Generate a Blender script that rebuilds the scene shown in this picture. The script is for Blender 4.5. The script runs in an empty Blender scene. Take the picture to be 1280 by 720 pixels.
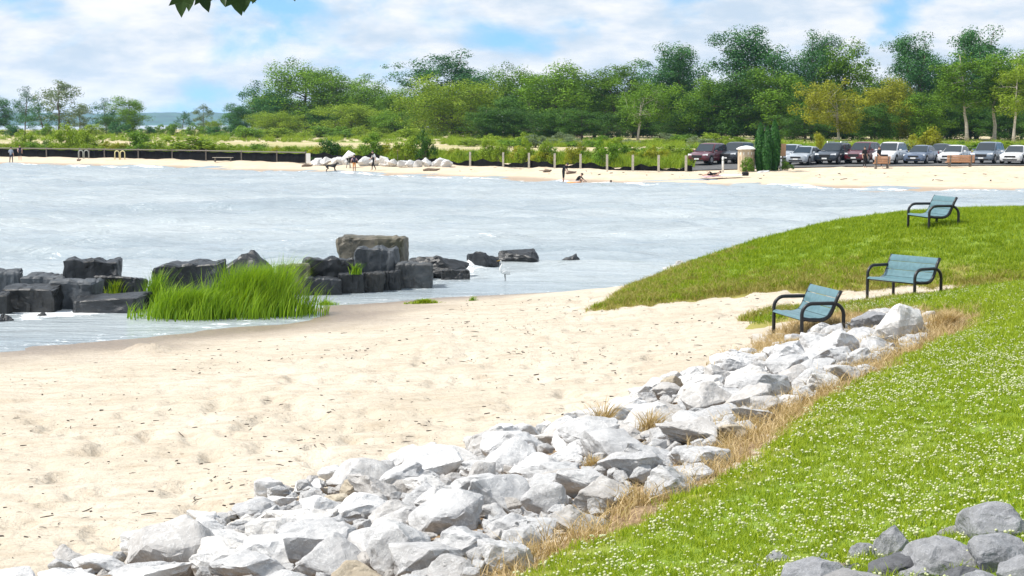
import bpy, bmesh, math, random
import numpy as np
from mathutils import Vector, Matrix, Euler, noise as mnoise

R = math.radians
random.seed(7)
rng = np.random.default_rng(11)
scene = bpy.context.scene
col = scene.collection

# ------------------------------------------------------------------ camera
F = 2200.0                      # focal length in pixels of the 1280 px wide photograph
HE = 4.4                        # eye height above the lake
HORIZON = 155.0
PITCH = math.atan((360 - HORIZON) / F)
cam_data = bpy.data.cameras.new('camera')
cam_data.sensor_width = 36.0
cam_data.lens = 36.0 * F / 1280.0
cam_data.clip_start = 0.1
cam_data.clip_end = 20000
cam = bpy.data.objects.new('camera', cam_data)
col.objects.link(cam)
cam.location = (0, 0, HE)
cam.rotation_euler = (math.pi / 2 - PITCH, 0, 0)
scene.camera = cam

# ------------------------------------------------------------------ light
SUN_EL, SUN_AZ = R(55), R(-98)          # azimuth from +Y towards +X
SUN_STRENGTH, SUN_ANGLE = 4.0, R(9)
SKY_STRENGTH = 0.12
CLOUD = 6.1                             # cloud radiance before SKY_STRENGTH
EXPOSURE = 0.5
sd_ = Vector((math.sin(SUN_AZ) * math.cos(SUN_EL), math.cos(SUN_AZ) * math.cos(SUN_EL), math.sin(SUN_EL)))
sun_data = bpy.data.lights.new('sun', 'SUN')
sun_data.energy = SUN_STRENGTH
sun_data.angle = SUN_ANGLE
sun_data.color = (1.0, 0.95, 0.88)
sun = bpy.data.objects.new('sun', sun_data)
col.objects.link(sun)
sun.rotation_euler = sd_.to_track_quat('Z', 'Y').to_euler()
sun.location = (0, 0, 60)

world = bpy.data.worlds.new('World')
scene.world = world
world.use_nodes = True
nt = world.node_tree
nt.nodes.clear()
def wn(t, **kw):
    n = nt.nodes.new(t)
    for k, v in kw.items():
        setattr(n, k, v)
    return n
def wmath(op, a, b=None, clamp=False):
    n = wn('ShaderNodeMath', operation=op)
    n.use_clamp = clamp
    for i, v in enumerate((a, b)):
        if v is None:
            continue
        if isinstance(v, (int, float)):
            n.inputs[i].default_value = v
        else:
            nt.links.new(v, n.inputs[i])
    return n.outputs[0]
sky = wn('ShaderNodeTexSky', sky_type='NISHITA')
sky.sun_disc = False
sky.sun_elevation = SUN_EL
sky.sun_rotation = SUN_AZ
sky.air_density = 1.0
sky.dust_density = 0.4
sky.ozone_density = 1.5
hsv = wn('ShaderNodeHueSaturation')
hsv.inputs['Hue'].default_value = .485
hsv.inputs['Saturation'].default_value = 1.15
hsv.inputs['Value'].default_value = 1.25
nt.links.new(sky.outputs[0], hsv.inputs['Color'])
tc = wn('ShaderNodeTexCoord')
mz = wn('ShaderNodeMapping')            # clear air: the blue reaches further down towards the horizon
mz.inputs['Scale'].default_value = (1, 1, .8)
mz.inputs['Location'].default_value = (0, 0, .2)
nt.links.new(tc.outputs['Generated'], mz.inputs['Vector'])
nt.links.new(mz.outputs[0], sky.inputs['Vector'])
mp = wn('ShaderNodeMapping')
mp.inputs['Scale'].default_value = (1, 1, 2.1)
mp.inputs['Location'].default_value = (3.33, 1.7, 0.42)
nt.links.new(tc.outputs['Generated'], mp.inputs['Vector'])
n1 = wn('ShaderNodeTexNoise')
n1.inputs['Scale'].default_value = 9.0
n1.inputs['Detail'].default_value = 9.0
n1.inputs['Roughness'].default_value = 0.53
n1.inputs['Distortion'].default_value = 0.25
nt.links.new(mp.outputs[0], n1.inputs['Vector'])
mp2 = wn('ShaderNodeMapping')
mp2.inputs['Scale'].default_value = (1, 1, 3.2)
mp2.inputs['Location'].default_value = (0.3, 5.1, 0.36)
nt.links.new(tc.outputs['Generated'], mp2.inputs['Vector'])
n2 = wn('ShaderNodeTexNoise')
n2.inputs['Scale'].default_value = 16.0
n2.inputs['Detail'].default_value = 7.0
n2.inputs['Roughness'].default_value = 0.6
nt.links.new(mp2.outputs[0], n2.inputs['Vector'])
cover = wn('ShaderNodeMapRange', interpolation_type='SMOOTHSTEP')
cover.inputs['From Min'].default_value = 0.35
cover.inputs['From Max'].default_value = 0.50
nt.links.new(n1.outputs['Fac'], cover.inputs['Value'])
shade = wn('ShaderNodeMapRange', interpolation_type='SMOOTHSTEP')
shade.inputs['From Min'].default_value = 0.33
shade.inputs['From Max'].default_value = 0.68
shade.inputs['To Min'].default_value = 0.0
shade.inputs['To Max'].default_value = 1.0
nt.links.new(n2.outputs['Fac'], shade.inputs['Value'])
cc = wn('ShaderNodeMixRGB')
cc.inputs['Color1'].default_value = (CLOUD * 0.60, CLOUD * 0.72, CLOUD * 0.86, 1)
cc.inputs['Color2'].default_value = (CLOUD * 1.0, CLOUD * 1.0, CLOUD * 1.02, 1)
nt.links.new(shade.outputs[0], cc.inputs['Fac'])
cm = wn('ShaderNodeMixRGB')
nt.links.new(cover.outputs[0], cm.inputs['Fac'])
nt.links.new(hsv.outputs[0], cm.inputs['Color1'])
nt.links.new(cc.outputs[0], cm.inputs['Color2'])
bg = wn('ShaderNodeBackground')
bg.inputs['Strength'].default_value = SKY_STRENGTH
nt.links.new(cm.outputs[0], bg.inputs['Color'])
wo = wn('ShaderNodeOutputWorld')
nt.links.new(bg.outputs[0], wo.inputs['Surface'])

vs = scene.view_settings
vs.view_transform = 'Standard'
vs.look = 'None'
vs.gamma = 1.0
vs.use_curve_mapping = False
vs.exposure = EXPOSURE
try:
    scene.cycles.max_bounces = 8
    scene.cycles.volume_bounces = 1
    scene.cycles.transparent_max_bounces = 8
except Exception:
    pass

# ------------------------------------------------------------------ helpers
def tag(o, label=None, cat=None, group=None, kind=None):
    if label: o['label'] = label
    if cat: o['category'] = cat
    if group: o['group'] = group
    if kind: o['kind'] = kind
    return o

def link(o, parent=None):
    col.objects.link(o)
    if parent is not None:
        o.parent = parent
    return o

def empty(name, loc=(0, 0, 0), rz=0.0, sc=(1, 1, 1)):
    o = bpy.data.objects.new(name, None)
    o.empty_display_size = 0.2
    o.location = loc
    o.rotation_euler = (0, 0, rz)
    o.scale = sc
    col.objects.link(o)
    return o

def mkmesh(name, verts, faces, mats=(), smooth=False, midx=None):
    me = bpy.data.meshes.new(name)
    if isinstance(verts, np.ndarray) and isinstance(faces, np.ndarray):
        nv, nf, k = len(verts), len(faces), faces.shape[1]
        me.vertices.add(nv)
        me.vertices.foreach_set('co', verts.astype(np.float32).ravel())
        me.loops.add(nf * k)
        me.loops.foreach_set('vertex_index', faces.astype(np.int32).ravel())
        me.polygons.add(nf)
        me.polygons.foreach_set('loop_start', np.arange(0, nf * k, k, dtype=np.int32))
        me.polygons.foreach_set('loop_total', np.full(nf, k, dtype=np.int32))
        me.update(calc_edges=True)
    else:
        me.from_pydata([tuple(v) for v in verts], [], [tuple(f) for f in faces])
        me.update()
    for m in mats:
        me.materials.append(m)
    if smooth:
        me.polygons.foreach_set('use_smooth', [True] * len(me.polygons))
    if midx is not None:
        me.polygons.foreach_set('material_index', list(midx))
    me.validate()
    return me

def mobj(name, me, parent=None, loc=None, rot=None, sc=None):
    o = bpy.data.objects.new(name, me)
    link(o, parent)
    if loc is not None: o.location = loc
    if rot is not None: o.rotation_euler = rot
    if sc is not None: o.scale = sc
    return o

def copy_tree(o, parent=None):
    c = o.copy()
    col.objects.link(c)
    c.parent = parent
    for ch in list(o.children):
        copy_tree(ch, c)
    return c

class MB:
    """collects shapes for ONE mesh"""
    def __init__(self):
        self.v, self.f = [], []
    def add(self, vs_, fs):
        b = len(self.v)
        self.v += [tuple(p) for p in vs_]
        self.f += [tuple(i + b for i in f) for f in fs]
        return self
    def box(self, c, s, rz=0.0, ry=0.0, rx=0.0):
        m = Euler((rx, ry, rz)).to_matrix()
        vs_ = []
        for dx in (-.5, .5):
            for dy in (-.5, .5):
                for dz in (-.5, .5):
                    vs_.append(Vector(c) + m @ Vector((dx * s[0], dy * s[1], dz * s[2])))
        return self.add(vs_, [(0, 1, 3, 2), (4, 6, 7, 5), (0, 4, 5, 1), (2, 3, 7, 6), (0, 2, 6, 4), (1, 5, 7, 3)])
    def tube(self, pts, rad, n=8, caps=True):
        pts = [Vector(p) for p in pts]
        k = len(pts)
        if not hasattr(rad, '__len__'): rad = [rad] * k
        vs_, fs = [], []
        prev = None
        for i in range(k):
            d = (pts[min(i + 1, k - 1)] - pts[max(i - 1, 0)])
            d = d.normalized() if d.length > 1e-9 else Vector((0, 0, 1))
            if prev is None:
                a = Vector((1, 0, 0)) if abs(d.x) < .8 else Vector((0, 1, 0))
                u = d.cross(a).normalized()
            else:
                u = (prev - d * prev.dot(d)).normalized()
            prev = u
            w = d.cross(u)
            for j in range(n):
                t = 2 * math.pi * j / n
                vs_.append(pts[i] + (u * math.cos(t) + w * math.sin(t)) * rad[i])
        for i in range(k - 1):
            for j in range(n):
                j2 = (j + 1) % n
                fs.append((i * n + j, i * n + j2, (i + 1) * n + j2, (i + 1) * n + j))
        if caps:
            fs.append(tuple(reversed(range(n))))
            fs.append(tuple((k - 1) * n + j for j in range(n)))
        return self.add(vs_, fs)
    def mesh(self, name, mat, smooth=False):
        me = mkmesh(name, self.v, self.f, [mat] if not isinstance(mat, (list, tuple)) else mat, smooth)
        return me
    def obj(self, name, mat, parent=None, smooth=False, bevel=0.0):
        o = mobj(name, self.mesh(name, mat, smooth), parent)
        if bevel:
            b = o.modifiers.new('bevel', 'BEVEL')
            b.width = bevel
            b.segments = 2
            b.limit_method = 'ANGLE'
        return o

# --- numpy gradient-free value noise
_perm = rng.random((256, 256))
def vnoise(x, y):
    xi, yi = np.floor(x).astype(int), np.floor(y).astype(int)
    fx, fy = x - xi, y - yi
    fx, fy = fx * fx * (3 - 2 * fx), fy * fy * (3 - 2 * fy)
    a = _perm[xi % 256, yi % 256]; b = _perm[(xi + 1) % 256, yi % 256]
    c = _perm[xi % 256, (yi + 1) % 256]; d = _perm[(xi + 1) % 256, (yi + 1) % 256]
    return (a * (1 - fx) + b * fx) * (1 - fy) + (c * (1 - fx) + d * fx) * fy - .5
def fbm(x, y, octv=4, gain=.5):
    t, a = 0, 1.0
    for i in range(octv):
        t = t + a * vnoise(x * 2 ** i + 17.3 * i, y * 2 ** i + 5.1 * i)
        a *= gain
    return t
def sstep(a, b, x):
    t = np.clip((x - a) / (b - a), 0, 1)
    return t * t * (3 - 2 * t)

# --- photo pixel -> direction
def ray(px, py):
    r, u = (px - 640) / F, (360 - py) / F
    d = Vector((r, math.cos(PITCH) + u * math.sin(PITCH), -math.sin(PITCH) + u * math.cos(PITCH)))
    return d
def at_z(px, py, z):
    d = ray(px, py)
    t = (z - HE) / d.z
    return Vector((d.x * t, d.y * t, z))
def at_y(px, Y):               # lateral position of a pixel column at distance Y
    return (px - 640) / F * Y * 1.004

# ------------------------------------------------------------------ materials
def new_mat(name):
    m = bpy.data.materials.new(name)
    m.use_nodes = True
    nt = m.node_tree
    b = nt.nodes['Principled BSDF']
    return m, nt, b
def nd(nt, t, ins=None, **kw):
    n = nt.nodes.new(t)
    for k, v in kw.items(): setattr(n, k, v)
    if ins:
        for k, v in ins.items():
            if hasattr(v, 'links') or isinstance(v, bpy.types.NodeSocket):
                nt.links.new(v, n.inputs[k])
            else:
                n.inputs[k].default_value = v
    return n
def rgba(c): return (c[0], c[1], c[2], 1)
def ramp(nt, fac, stops):
    n = nt.nodes.new('ShaderNodeValToRGB')
    e = n.color_ramp.elements
    while len(e) < len(stops): e.new(0.5)
    for i, (p, c) in enumerate(stops):
        e[i].position = p
        e[i].color = rgba(c) if len(c) == 3 else c
    nt.links.new(fac, n.inputs['Fac'])
    return n.outputs['Color']
def mixc(nt, fac, a, b, mode='MIX'):
    n = nt.nodes.new('ShaderNodeMixRGB')
    n.blend_type = mode
    for k, v in (('Fac', fac), ('Color1', a), ('Color2', b)):
        if isinstance(v, bpy.types.NodeSocket): nt.links.new(v, n.inputs[k])
        elif isinstance(v, (int, float)): n.inputs[k].default_value = v
        else: n.inputs[k].default_value = rgba(v)
    return n.outputs[0]
def coords(nt, kind='Object', scale=(1, 1, 1)):
    t = nt.nodes.new('ShaderNodeTexCoord')
    m = nt.nodes.new('ShaderNodeMapping')
    m.inputs['Scale'].default_value = scale
    nt.links.new(t.outputs[kind], m.inputs['Vector'])
    return m.outputs[0]
def noise(nt, vec, scale, detail=5, rough=.55, dist=0.0):
    n = nd(nt, 'ShaderNodeTexNoise', {'Vector': vec, 'Scale': scale, 'Detail': detail, 'Roughness': rough, 'Distortion': dist})
    return n.outputs['Fac']
def bump(nt, b, h, strength=.3, dist=.02, prev=None):
    n = nd(nt, 'ShaderNodeBump', {'Height': h, 'Strength': strength, 'Distance': dist})
    if prev is not None: nt.links.new(prev, n.inputs['Normal'])
    nt.links.new(n.outputs[0], b.inputs['Normal'])
    return n.outputs[0]
def attr(nt, name):
    return nd(nt, 'ShaderNodeAttribute', attribute_name=name).outputs['Fac']
def mapr(nt, v, a, b, c=0.0, d=1.0):
    return nd(nt, 'ShaderNodeMapRange', {'Value': v, 'From Min': a, 'From Max': b, 'To Min': c, 'To Max': d}).outputs[0]

def plain(name, c, rough=.6, metal=0.0, var=.12, scale=8.0, coat=0.0, bmp=0.0):
    m, nt, b = new_mat(name)
    v = coords(nt)
    f = noise(nt, v, scale, 5, .6)
    lo = [max(0, x * (1 - var)) for x in c]; hi = [min(1, x * (1 + var)) for x in c]
    nt.links.new(ramp(nt, f, [(.3, lo), (.7, hi)]), b.inputs['Base Color'])
    b.inputs['Roughness'].default_value = rough
    b.inputs['Metallic'].default_value = metal
    b.inputs['Coat Weight'].default_value = coat
    if bmp: bump(nt, b, f, bmp, .01)
    return m

def leafy(name, c1, c2, trans=.35, rough=.55):
    """leaf material: diffuse + translucent, tinted leaf by leaf and tree by tree"""
    m, nt, b = new_mat(name)
    t = attr(nt, 'tint')
    oi = nd(nt, 'ShaderNodeObjectInfo').outputs['Random']
    k = nd(nt, 'ShaderNodeMath', {0: t, 1: mapr(nt, oi, 0, 1, -.12, .12)}, operation='ADD').outputs[0]
    c = ramp(nt, k, [(.1, c1), (.9, c2)])
    nt.links.new(c, b.inputs['Base Color'])
    b.inputs['Roughness'].default_value = rough
    b.inputs['Specular IOR Level'].default_value = .25
    tr = nd(nt, 'ShaderNodeBsdfTranslucent')
    nt.links.new(mixc(nt, 1.0, c, (1.0, 1.0, .45), 'MULTIPLY'), tr.inputs['Color'])
    mx = nd(nt, 'ShaderNodeMixShader', {0: trans, 1: b.outputs[0], 2: tr.outputs[0]})
    nt.links.new(mx.outputs[0], nt.nodes['Material Output'].inputs['Surface'])
    return m

M = {}
# sand: dry pale sand, wet by the water, dark specks for debris and footprint shade, straw strip by the stones, crevice shade painted between them
def sand_mat(name):
    m, nt, b = new_mat(name)
    v = coords(nt)
    big = noise(nt, v, .35, 4, .5)
    mid = noise(nt, coords(nt, 'Object', (1.0, 2.4, 1)), 1.6, 6, .65)
    fine = noise(nt, v, 90, 3, .6)
    c = ramp(nt, big, [(.3, (.52, .455, .355)), (.7, (.62, .555, .455))])
    c = mixc(nt, mapr(nt, mid, .46, .70, 0, .6), c, (.37, .29, .20))  # brown streaks painted in for the shade of footprint dents
    c = mixc(nt, mapr(nt, fine, .35, .75, 0, .25), c, (.36, .28, .19))
    sp = noise(nt, coords(nt, 'Object', (1, 1.9, 1)), 7.0, 4, .75)
    c = mixc(nt, mapr(nt, sp, .59, .69, 0, .6), c, (.21, .155, .105))  # debris specks, strengthened to paint in shade for footprint contrast
    wet = attr(nt, 'wet')
    c = mixc(nt, wet, c, (.27, .21, .155))
    st = attr(nt, 'straw')  # straw strip, and painted crevice shade inside the stone row
    sn = noise(nt, coords(nt, 'Object', (5, 5, 5)), 6, 6, .7)
    sc_ = ramp(nt, sn, [(.3, (.10, .062, .035)), (.5, (.27, .18, .10)), (.72, (.46, .35, .21))])
    sf = mapr(nt, nd(nt, 'ShaderNodeMath', {0: st, 1: mapr(nt, noise(nt, v, 5, 5, .6), .3, .7, -.35, .35)}, operation='ADD').outputs[0], .4, .6)
    c = mixc(nt, sf, c, sc_)
    nt.links.new(c, b.inputs['Base Color'])
    nt.links.new(mapr(nt, wet, 0, 1, .95, .35), b.inputs['Roughness'])
    p = bump(nt, b, noise(nt, coords(nt, 'Object', (1, 1.3, 1)), 4.5, 6, .62), .9, .10)
    bump(nt, b, fine, .25, .008, p)
    return m
M['sand'] = sand_mat('sand')

def lawn_mat(name, dry):
    m, nt, b = new_mat(name)
    v = coords(nt)
    a = noise(nt, v, .5, 5, .6)
    f = noise(nt, v, 14, 6, .7)
    c = ramp(nt, f, [(.3, (.10, .17, .012)), (.7, (.25, .36, .03))])
    c = mixc(nt, mapr(nt, a, .4, .7, 0, .35 if not dry else .75), c, (.30, .29, .06))
    e = attr(nt, 'edge')
    c = mixc(nt, mapr(nt, e, 0, 1, 0, .8), c, (.30, .25, .07))
    nt.links.new(c, b.inputs['Base Color'])
    b.inputs['Roughness'].default_value = .9
    bump(nt, b, f, .8, .03)
    return m
M['lawn'] = lawn_mat('lawn_turf', False)

def field_mat():
    m, nt, b = new_mat('field_grass')
    v = coords(nt)
    n = noise(nt, coords(nt, 'Object', (.5, 1, 1)), .06, 6, .6)
    f = noise(nt, v, 1.2, 6, .7)
    c = ramp(nt, n, [(.34, (.20, .26, .05)), (.44, (.42, .37, .17)), (.56, (.54, .44, .29))])
    c = mixc(nt, mapr(nt, f, .45, .75, 0, .4), c, (.26, .26, .08))
    s = attr(nt, 'sand')
    sc_ = mixc(nt, mapr(nt, noise(nt, v, .8, 6, .7), .45, .7, 0, .6), (.60, .50, .37), (.40, .31, .20))
    c = mixc(nt, s, c, sc_)
    w = attr(nt, 'wet')
    c = mixc(nt, w, c, (.36, .275, .20))
    nt.links.new(c, b.inputs['Base Color'])
    b.inputs['Roughness'].default_value = .9
    bump(nt, b, noise(nt, v, 2.2, 6, .6), .7, .15)
    return m
M['field'] = field_mat()

def water_mat():
    m, nt, b = new_mat('lake_water')
    v1 = coords(nt, 'Object', (.26, 1.0, 1))
    w1 = noise(nt, v1, 1.1, 6, .62, .4)
    w2 = noise(nt, coords(nt, 'Object', (.4, 1, 1)), 5.0, 4, .6, .3)
    foam = attr(nt, 'foam')
    fn = noise(nt, coords(nt, 'Object', (.7, 1, 1)), 3.2, 8, .72)
    ff = mapr(nt, nd(nt, 'ShaderNodeMath', {0: foam, 1: mapr(nt, fn, .3, .7, -.45, .45)}, operation='ADD').outputs[0], .45, .62)
    big = noise(nt, coords(nt, 'Object', (.03, .09, 1)), 1, 4, .55)
    c = ramp(nt, big, [(.35, (.31, .365, .40)), (.65, (.43, .475, .49))])
    c = mixc(nt, ff, c, (.85, .87, .88))
    nt.links.new(c, b.inputs['Base Color'])
    nt.links.new(mapr(nt, ff, 0, 1, .16, .8), b.inputs['Roughness'])
    b.inputs['IOR'].default_value = 1.333
    p = bump(nt, b, w1, 1.0, .45)
    bump(nt, b, w2, .7, .05, p)
    return m
M['water'] = water_mat()

def stone_mat(name, light, dark, stain, rough=.85, moss=None, scale=1.0):
    m, nt, b = new_mat(name)
    t = nt.nodes.new('ShaderNodeTexCoord')
    oi = nd(nt, 'ShaderNodeObjectInfo').outputs['Random']
    off = nd(nt, 'ShaderNodeVectorMath', {0: t.outputs['Object'], 1: (0, 0, 0)}, operation='ADD')
    sc_ = nd(nt, 'ShaderNodeMath', {0: oi, 1: 37.0}, operation='MULTIPLY').outputs[0]
    nt.links.new(sc_, off.inputs[1])
    v = off.outputs[0]
    n1 = noise(nt, v, 2.2 * scale, 8, .62, .5)
    n2 = noise(nt, v, 7.0 * scale, 8, .7)
    ve = noise(nt, v, 3.2 * scale, 6, .6, 1.8)
    c = ramp(nt, n1, [(.3, dark), (.52, [(x + y) / 2 for x, y in zip(light, dark)]), (.7, light)])
    c = mixc(nt, mapr(nt, n2, .5, .75, 0, .55), c, [x * .55 for x in dark])
    c = mixc(nt, mapr(nt, oi, .55, 1.0, 0, .45), c, stain)
    vm = nd(nt, 'ShaderNodeMath', {0: ve, 1: .5}, operation='SUBTRACT').outputs[0]
    vm = nd(nt, 'ShaderNodeMath', {0: vm}, operation='ABSOLUTE').outputs[0]
    c = mixc(nt, mapr(nt, vm, 0, .022, .5, 0), c, [min(1, x * 1.25) for x in light])
    if moss:
        c = mixc(nt, mapr(nt, noise(nt, v, 1.3, 5, .6), .55, .68, 0, .7), c, moss)
    nt.links.new(c, b.inputs['Base Color'])
    b.inputs['Roughness'].default_value = rough
    p = bump(nt, b, n1, .6, .06)
    bump(nt, b, n2, .6, .03, p)
    return m
M['lime'] = stone_mat('pale_limestone', (.56, .56, .555), (.33, .33, .335), (.40, .35, .29))
M['lime_white'] = stone_mat('white_limestone', (.70, .695, .685), (.47, .47, .47), (.58, .53, .46))
M['lime_tan'] = stone_mat('tan_limestone', (.50, .44, .34), (.33, .28, .21), (.36, .29, .2))
M['fieldstone'] = stone_mat('grey_fieldstone', (.34, .345, .36), (.15, .155, .165), (.22, .20, .18))
M['fieldstone_dark'] = stone_mat('dark_fieldstone', (.13, .135, .145), (.05, .05, .055), (.09, .085, .08))
M['fieldstone_tan'] = stone_mat('brown_fieldstone', (.30, .25, .19), (.15, .12, .09), (.22, .17, .12))
M['block'] = stone_mat('wet_dark_stone', (.036, .040, .046), (.007, .008, .009), (.030, .028, .022), rough=.42)
M['block_grey'] = stone_mat('slate_stone', (.095, .107, .12), (.03, .034, .038), (.06, .055, .045), rough=.55)
M['block_tan'] = stone_mat('weathered_tan_stone', (.19, .165, .12), (.03, .03, .025), (.12, .10, .06), rough=.6, moss=(.06, .065, .02))
M['bark'] = plain('bark', (.13, .10, .075), .95, var=.4, scale=5, bmp=.5)
M['bark_pale'] = plain('pale_bark', (.52, .47, .40), .9, var=.35, scale=3, bmp=.4)
LEAF = {
    'mid': leafy('leaf_mid_green', (.055, .135, .006), (.20, .36, .02), .28),
    'dark': leafy('leaf_dark_green', (.022, .075, .006), (.085, .20, .016), .25),
    'blue': leafy('leaf_blue_green', (.022, .10, .03), (.09, .24, .065), .28),
    'light': leafy('leaf_light_green', (.14, .23, .012), (.33, .45, .035)),
    'yellow': leafy('leaf_yellow_green', (.20, .22, .012), (.40, .42, .03)),
    'arbor': leafy('leaf_arborvitae', (.016, .075, .012), (.05, .17, .022), .2),
    'grey': leafy('leaf_grey_green', (.11, .17, .09), (.23, .29, .16)),
}
M['blade'] = leafy('grass_blade', (.16, .26, .010), (.46, .55, .04), .35)
M['blade_mound'] = leafy('grass_blade_mound', (.13, .23, .008), (.38, .47, .025), .35)
M['blade_dry'] = leafy('dry_grass_blade', (.38, .27, .12), (.68, .53, .30), .2)
M['blade_olive'] = leafy('yellowed_grass_blade', (.20, .19, .03), (.50, .44, .14), .25)
M['reed'] = leafy('reed_blade', (.11, .23, .012), (.33, .50, .03), .35)
M['clover'] = leafy('clover_flower', (.52, .56, .28), (.74, .74, .52), .2)
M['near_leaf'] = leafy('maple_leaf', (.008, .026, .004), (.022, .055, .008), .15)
M['frame'] = plain('black_powder_coat', (.012, .013, .014), .4, var=.2)
M['slat'] = plain('teal_bench_slat', (.10, .19, .215), .32, var=.18, scale=14)
M['concrete'] = plain('concrete', (.50, .47, .42), .9, var=.15, scale=5, bmp=.3)
M['wood_grey'] = plain('grey_wood', (.17, .15, .13), .9, var=.3, scale=9)
M['wood_pale'] = plain('pale_wood', (.50, .46, .38), .9, var=.25, scale=9)
M['wood_orange'] = plain('cedar_wood', (.55, .30, .17), .75, var=.2, scale=9)
M['fabric_black'] = plain('black_fabric', (.008, .008, .009), 1.0, var=.3, scale=2)
M['fabric_black'].node_tree.nodes['Principled BSDF'].inputs['Specular IOR Level'].default_value = .1
M['white'] = plain('white_paint', (.80, .80, .78), .5, var=.06)
M['yellow_paint'] = plain('cream_paint', (.72, .66, .34), .5, var=.1)
M['grey_paint'] = plain('grey_paint', (.33, .36, .34), .5, var=.1)
M['tan_wall'] = plain('tan_panel', (.55, .44, .31), .8, var=.12, scale=3)
M['brown_sign'] = plain('brown_sign', (.40, .24, .14), .7)
M['asphalt'] = plain('asphalt', (.10, .10, .10), .95, var=.3, scale=3)
M['skin'] = plain('skin', (.52, .32, .23), .55, var=.08)
M['skin_dark'] = plain('tanned_skin', (.36, .20, .13), .55, var=.08)
M['hair'] = plain('dark_hair', (.02, .015, .012), .6)
M['dog_fur'] = plain('black_fur', (.012, .011, .011), .7)
M['feather'] = plain('white_feather', (.80, .80, .78), .7, var=.05)
M['bill'] = plain('yellow_bill', (.65, .40, .06), .5)
for k, c in (('c_grey', (.25, .29, .35)), ('c_black', (.012, .012, .016)), ('c_navy', (.02, .025, .05)), ('c_pink', (.55, .36, .40)),
             ('c_white', (.75, .75, .75)), ('c_orange', (.70, .28, .08))):
    M[k] = plain(k, c, .85)
for k, c in (('p_maroon', (.13, .02, .03)), ('p_rose', (.30, .15, .15)), ('p_white', (.78, .78, .78)), ('p_silver', (.42, .46, .50)), ('p_navy', (.02, .03, .045)),
             ('p_blue', (.13, .17, .25)), ('p_slate', (.16, .20, .25)), ('p_dark', (.03, .032, .036))):
    M[k] = plain(k, c, .28, metal=.15, var=.03, coat=.6)
M['glass'] = plain('car_glass', (.03, .04, .048), .06, var=.05)
M['rubber'] = plain('tyre_rubber', (.016, .016, .016), .85)
M['rim'] = plain('alloy_rim', (.5, .5, .52), .35, metal=.8)
M['lens'] = plain('headlight_lens', (.70, .72, .74), .12, var=.03)
M['tail'] = plain('tail_lens', (.35, .02, .02), .2)
M['grille'] = plain('grille_black', (.015, .015, .016), .45)

# ------------------------------------------------------------------ terrain heights
CP = []           # (X, Y, z)
def cp(px, py, z):
    p = at_z(px, py, z); CP.append((p.x, p.y, z))
for a in [(0, 436, 0), (120, 430, 0), (250, 414, 0), (385, 399, 0), (412, 384, 0), (560, 372, 0), (690, 365, 0), (770, 360, .02),
          (0, 720, .75), (0, 600, .52), (0, 500, .22), (200, 720, .8), (200, 600, .58), (200, 480, .24), (400, 560, .62), (400, 450, .3),
          (560, 500, .58), (560, 420, .3), (700, 500, .68), (700, 420, .45), (755, 388, .35), (850, 420, .62), (900, 450, .78),
          (967, 418, .82), (1044, 398, .87), (1100, 372, .92), (1176, 368, .97), (950, 380, .72), (850, 390, .52), (1010, 365, .86),
          (330, 628, .72), (520, 578, .74), (700, 548, .76), (870, 472, .82), (1000, 432, .86), (1090, 400, .95), (100, 716, .8),
          (650, 720, 1.22), (800, 650, 1.3), (880, 602, 1.34), (970, 546, 1.38), (1110, 466, 1.42), (1150, 436, 1.4), (1215, 398, 1.4),
          (1280, 360, 1.5), (1280, 420, 1.62), (1280, 500, 1.7), (1280, 600, 1.75), (1100, 600, 1.55), (1000, 650, 1.5), (900, 700, 1.45),
          (1280, 700, 1.85), (1100, 700, 1.65), (1100, 520, 1.5), (1200, 440, 1.5), (1200, 380, 1.3),
          (0, 385, -.35), (200, 385, -.25), (320, 378, -.22), (480, 355, -.3), (550, 340, -.45), (700, 335, -.5), (0, 320, -1), (300, 310, -1), (550, 300, -1), (760, 318, -.8),
          (1135, 289, 1.82), (1195, 288, 1.95)]:
    cp(*a)
CP += [(10.7, 46, 2.03), (13.5, 46, 2.1), (7.5, 46, 1.55), (5.4, 46, .93), (4.2, 44.5, .58), (3.0, 40.5, .52), (8.0, 38.5, 1.25), (9.6, 37.2, 1.4), (11, 37.5, 1.5), (6.2, 39.5, .98),
       (10.7, 52, 1.2), (7.5, 51, .6), (5.0, 50.5, 0), (14, 53, 1.3), (12, 58, -.3), (7, 57, -.5), (18, 60, -.3), (25, 62, -.3), (20, 46, 2.1), (20, 53, 1.3),
       (14, 30, 1.65), (20, 25, 1.9), (14, 20, 1.8), (20, 15, 2.0), (8, 6, 2.0), (0, 5, 1.55), (-4, 7, 1.0), (-9, 10, .7), (-14, 16, .5), (-16, 28, .1), (-20, 38, -.5), (-25, 25, .2), (-20, 8, .6),
       (0, -10, 1.8), (-15, -8, 1.4), (15, -8, 2.1), (0, -40, 2.2), (-40, -20, 1.3), (40, -20, 2.2), (40, 20, 2.1), (40, 45, 1.9), (42, 66, -.6), (-40, 10, .3), (-40, 50, -1.2), (0, 66, -1.2), (-20, 60, -1.2), (30, 72, -1.2)]
_C = np.array(CP)
def _tp(r2):
    return np.where(r2 > 1e-12, r2 * np.log(np.maximum(r2, 1e-12)) * .5, 0)
_n = len(_C)
_A = np.zeros((_n + 3, _n + 3))
_d2 = ((_C[:, None, :2] - _C[None, :, :2]) ** 2).sum(-1)
_A[:_n, :_n] = _tp(_d2) + np.eye(_n) * 0.6
_A[:_n, _n] = 1; _A[:_n, _n + 1:] = _C[:, :2]
_A[_n, :_n] = 1; _A[_n + 1:, :_n] = _C[:, :2].T
_w = np.linalg.solve(_A, np.concatenate([_C[:, 2], np.zeros(3)]))

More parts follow.
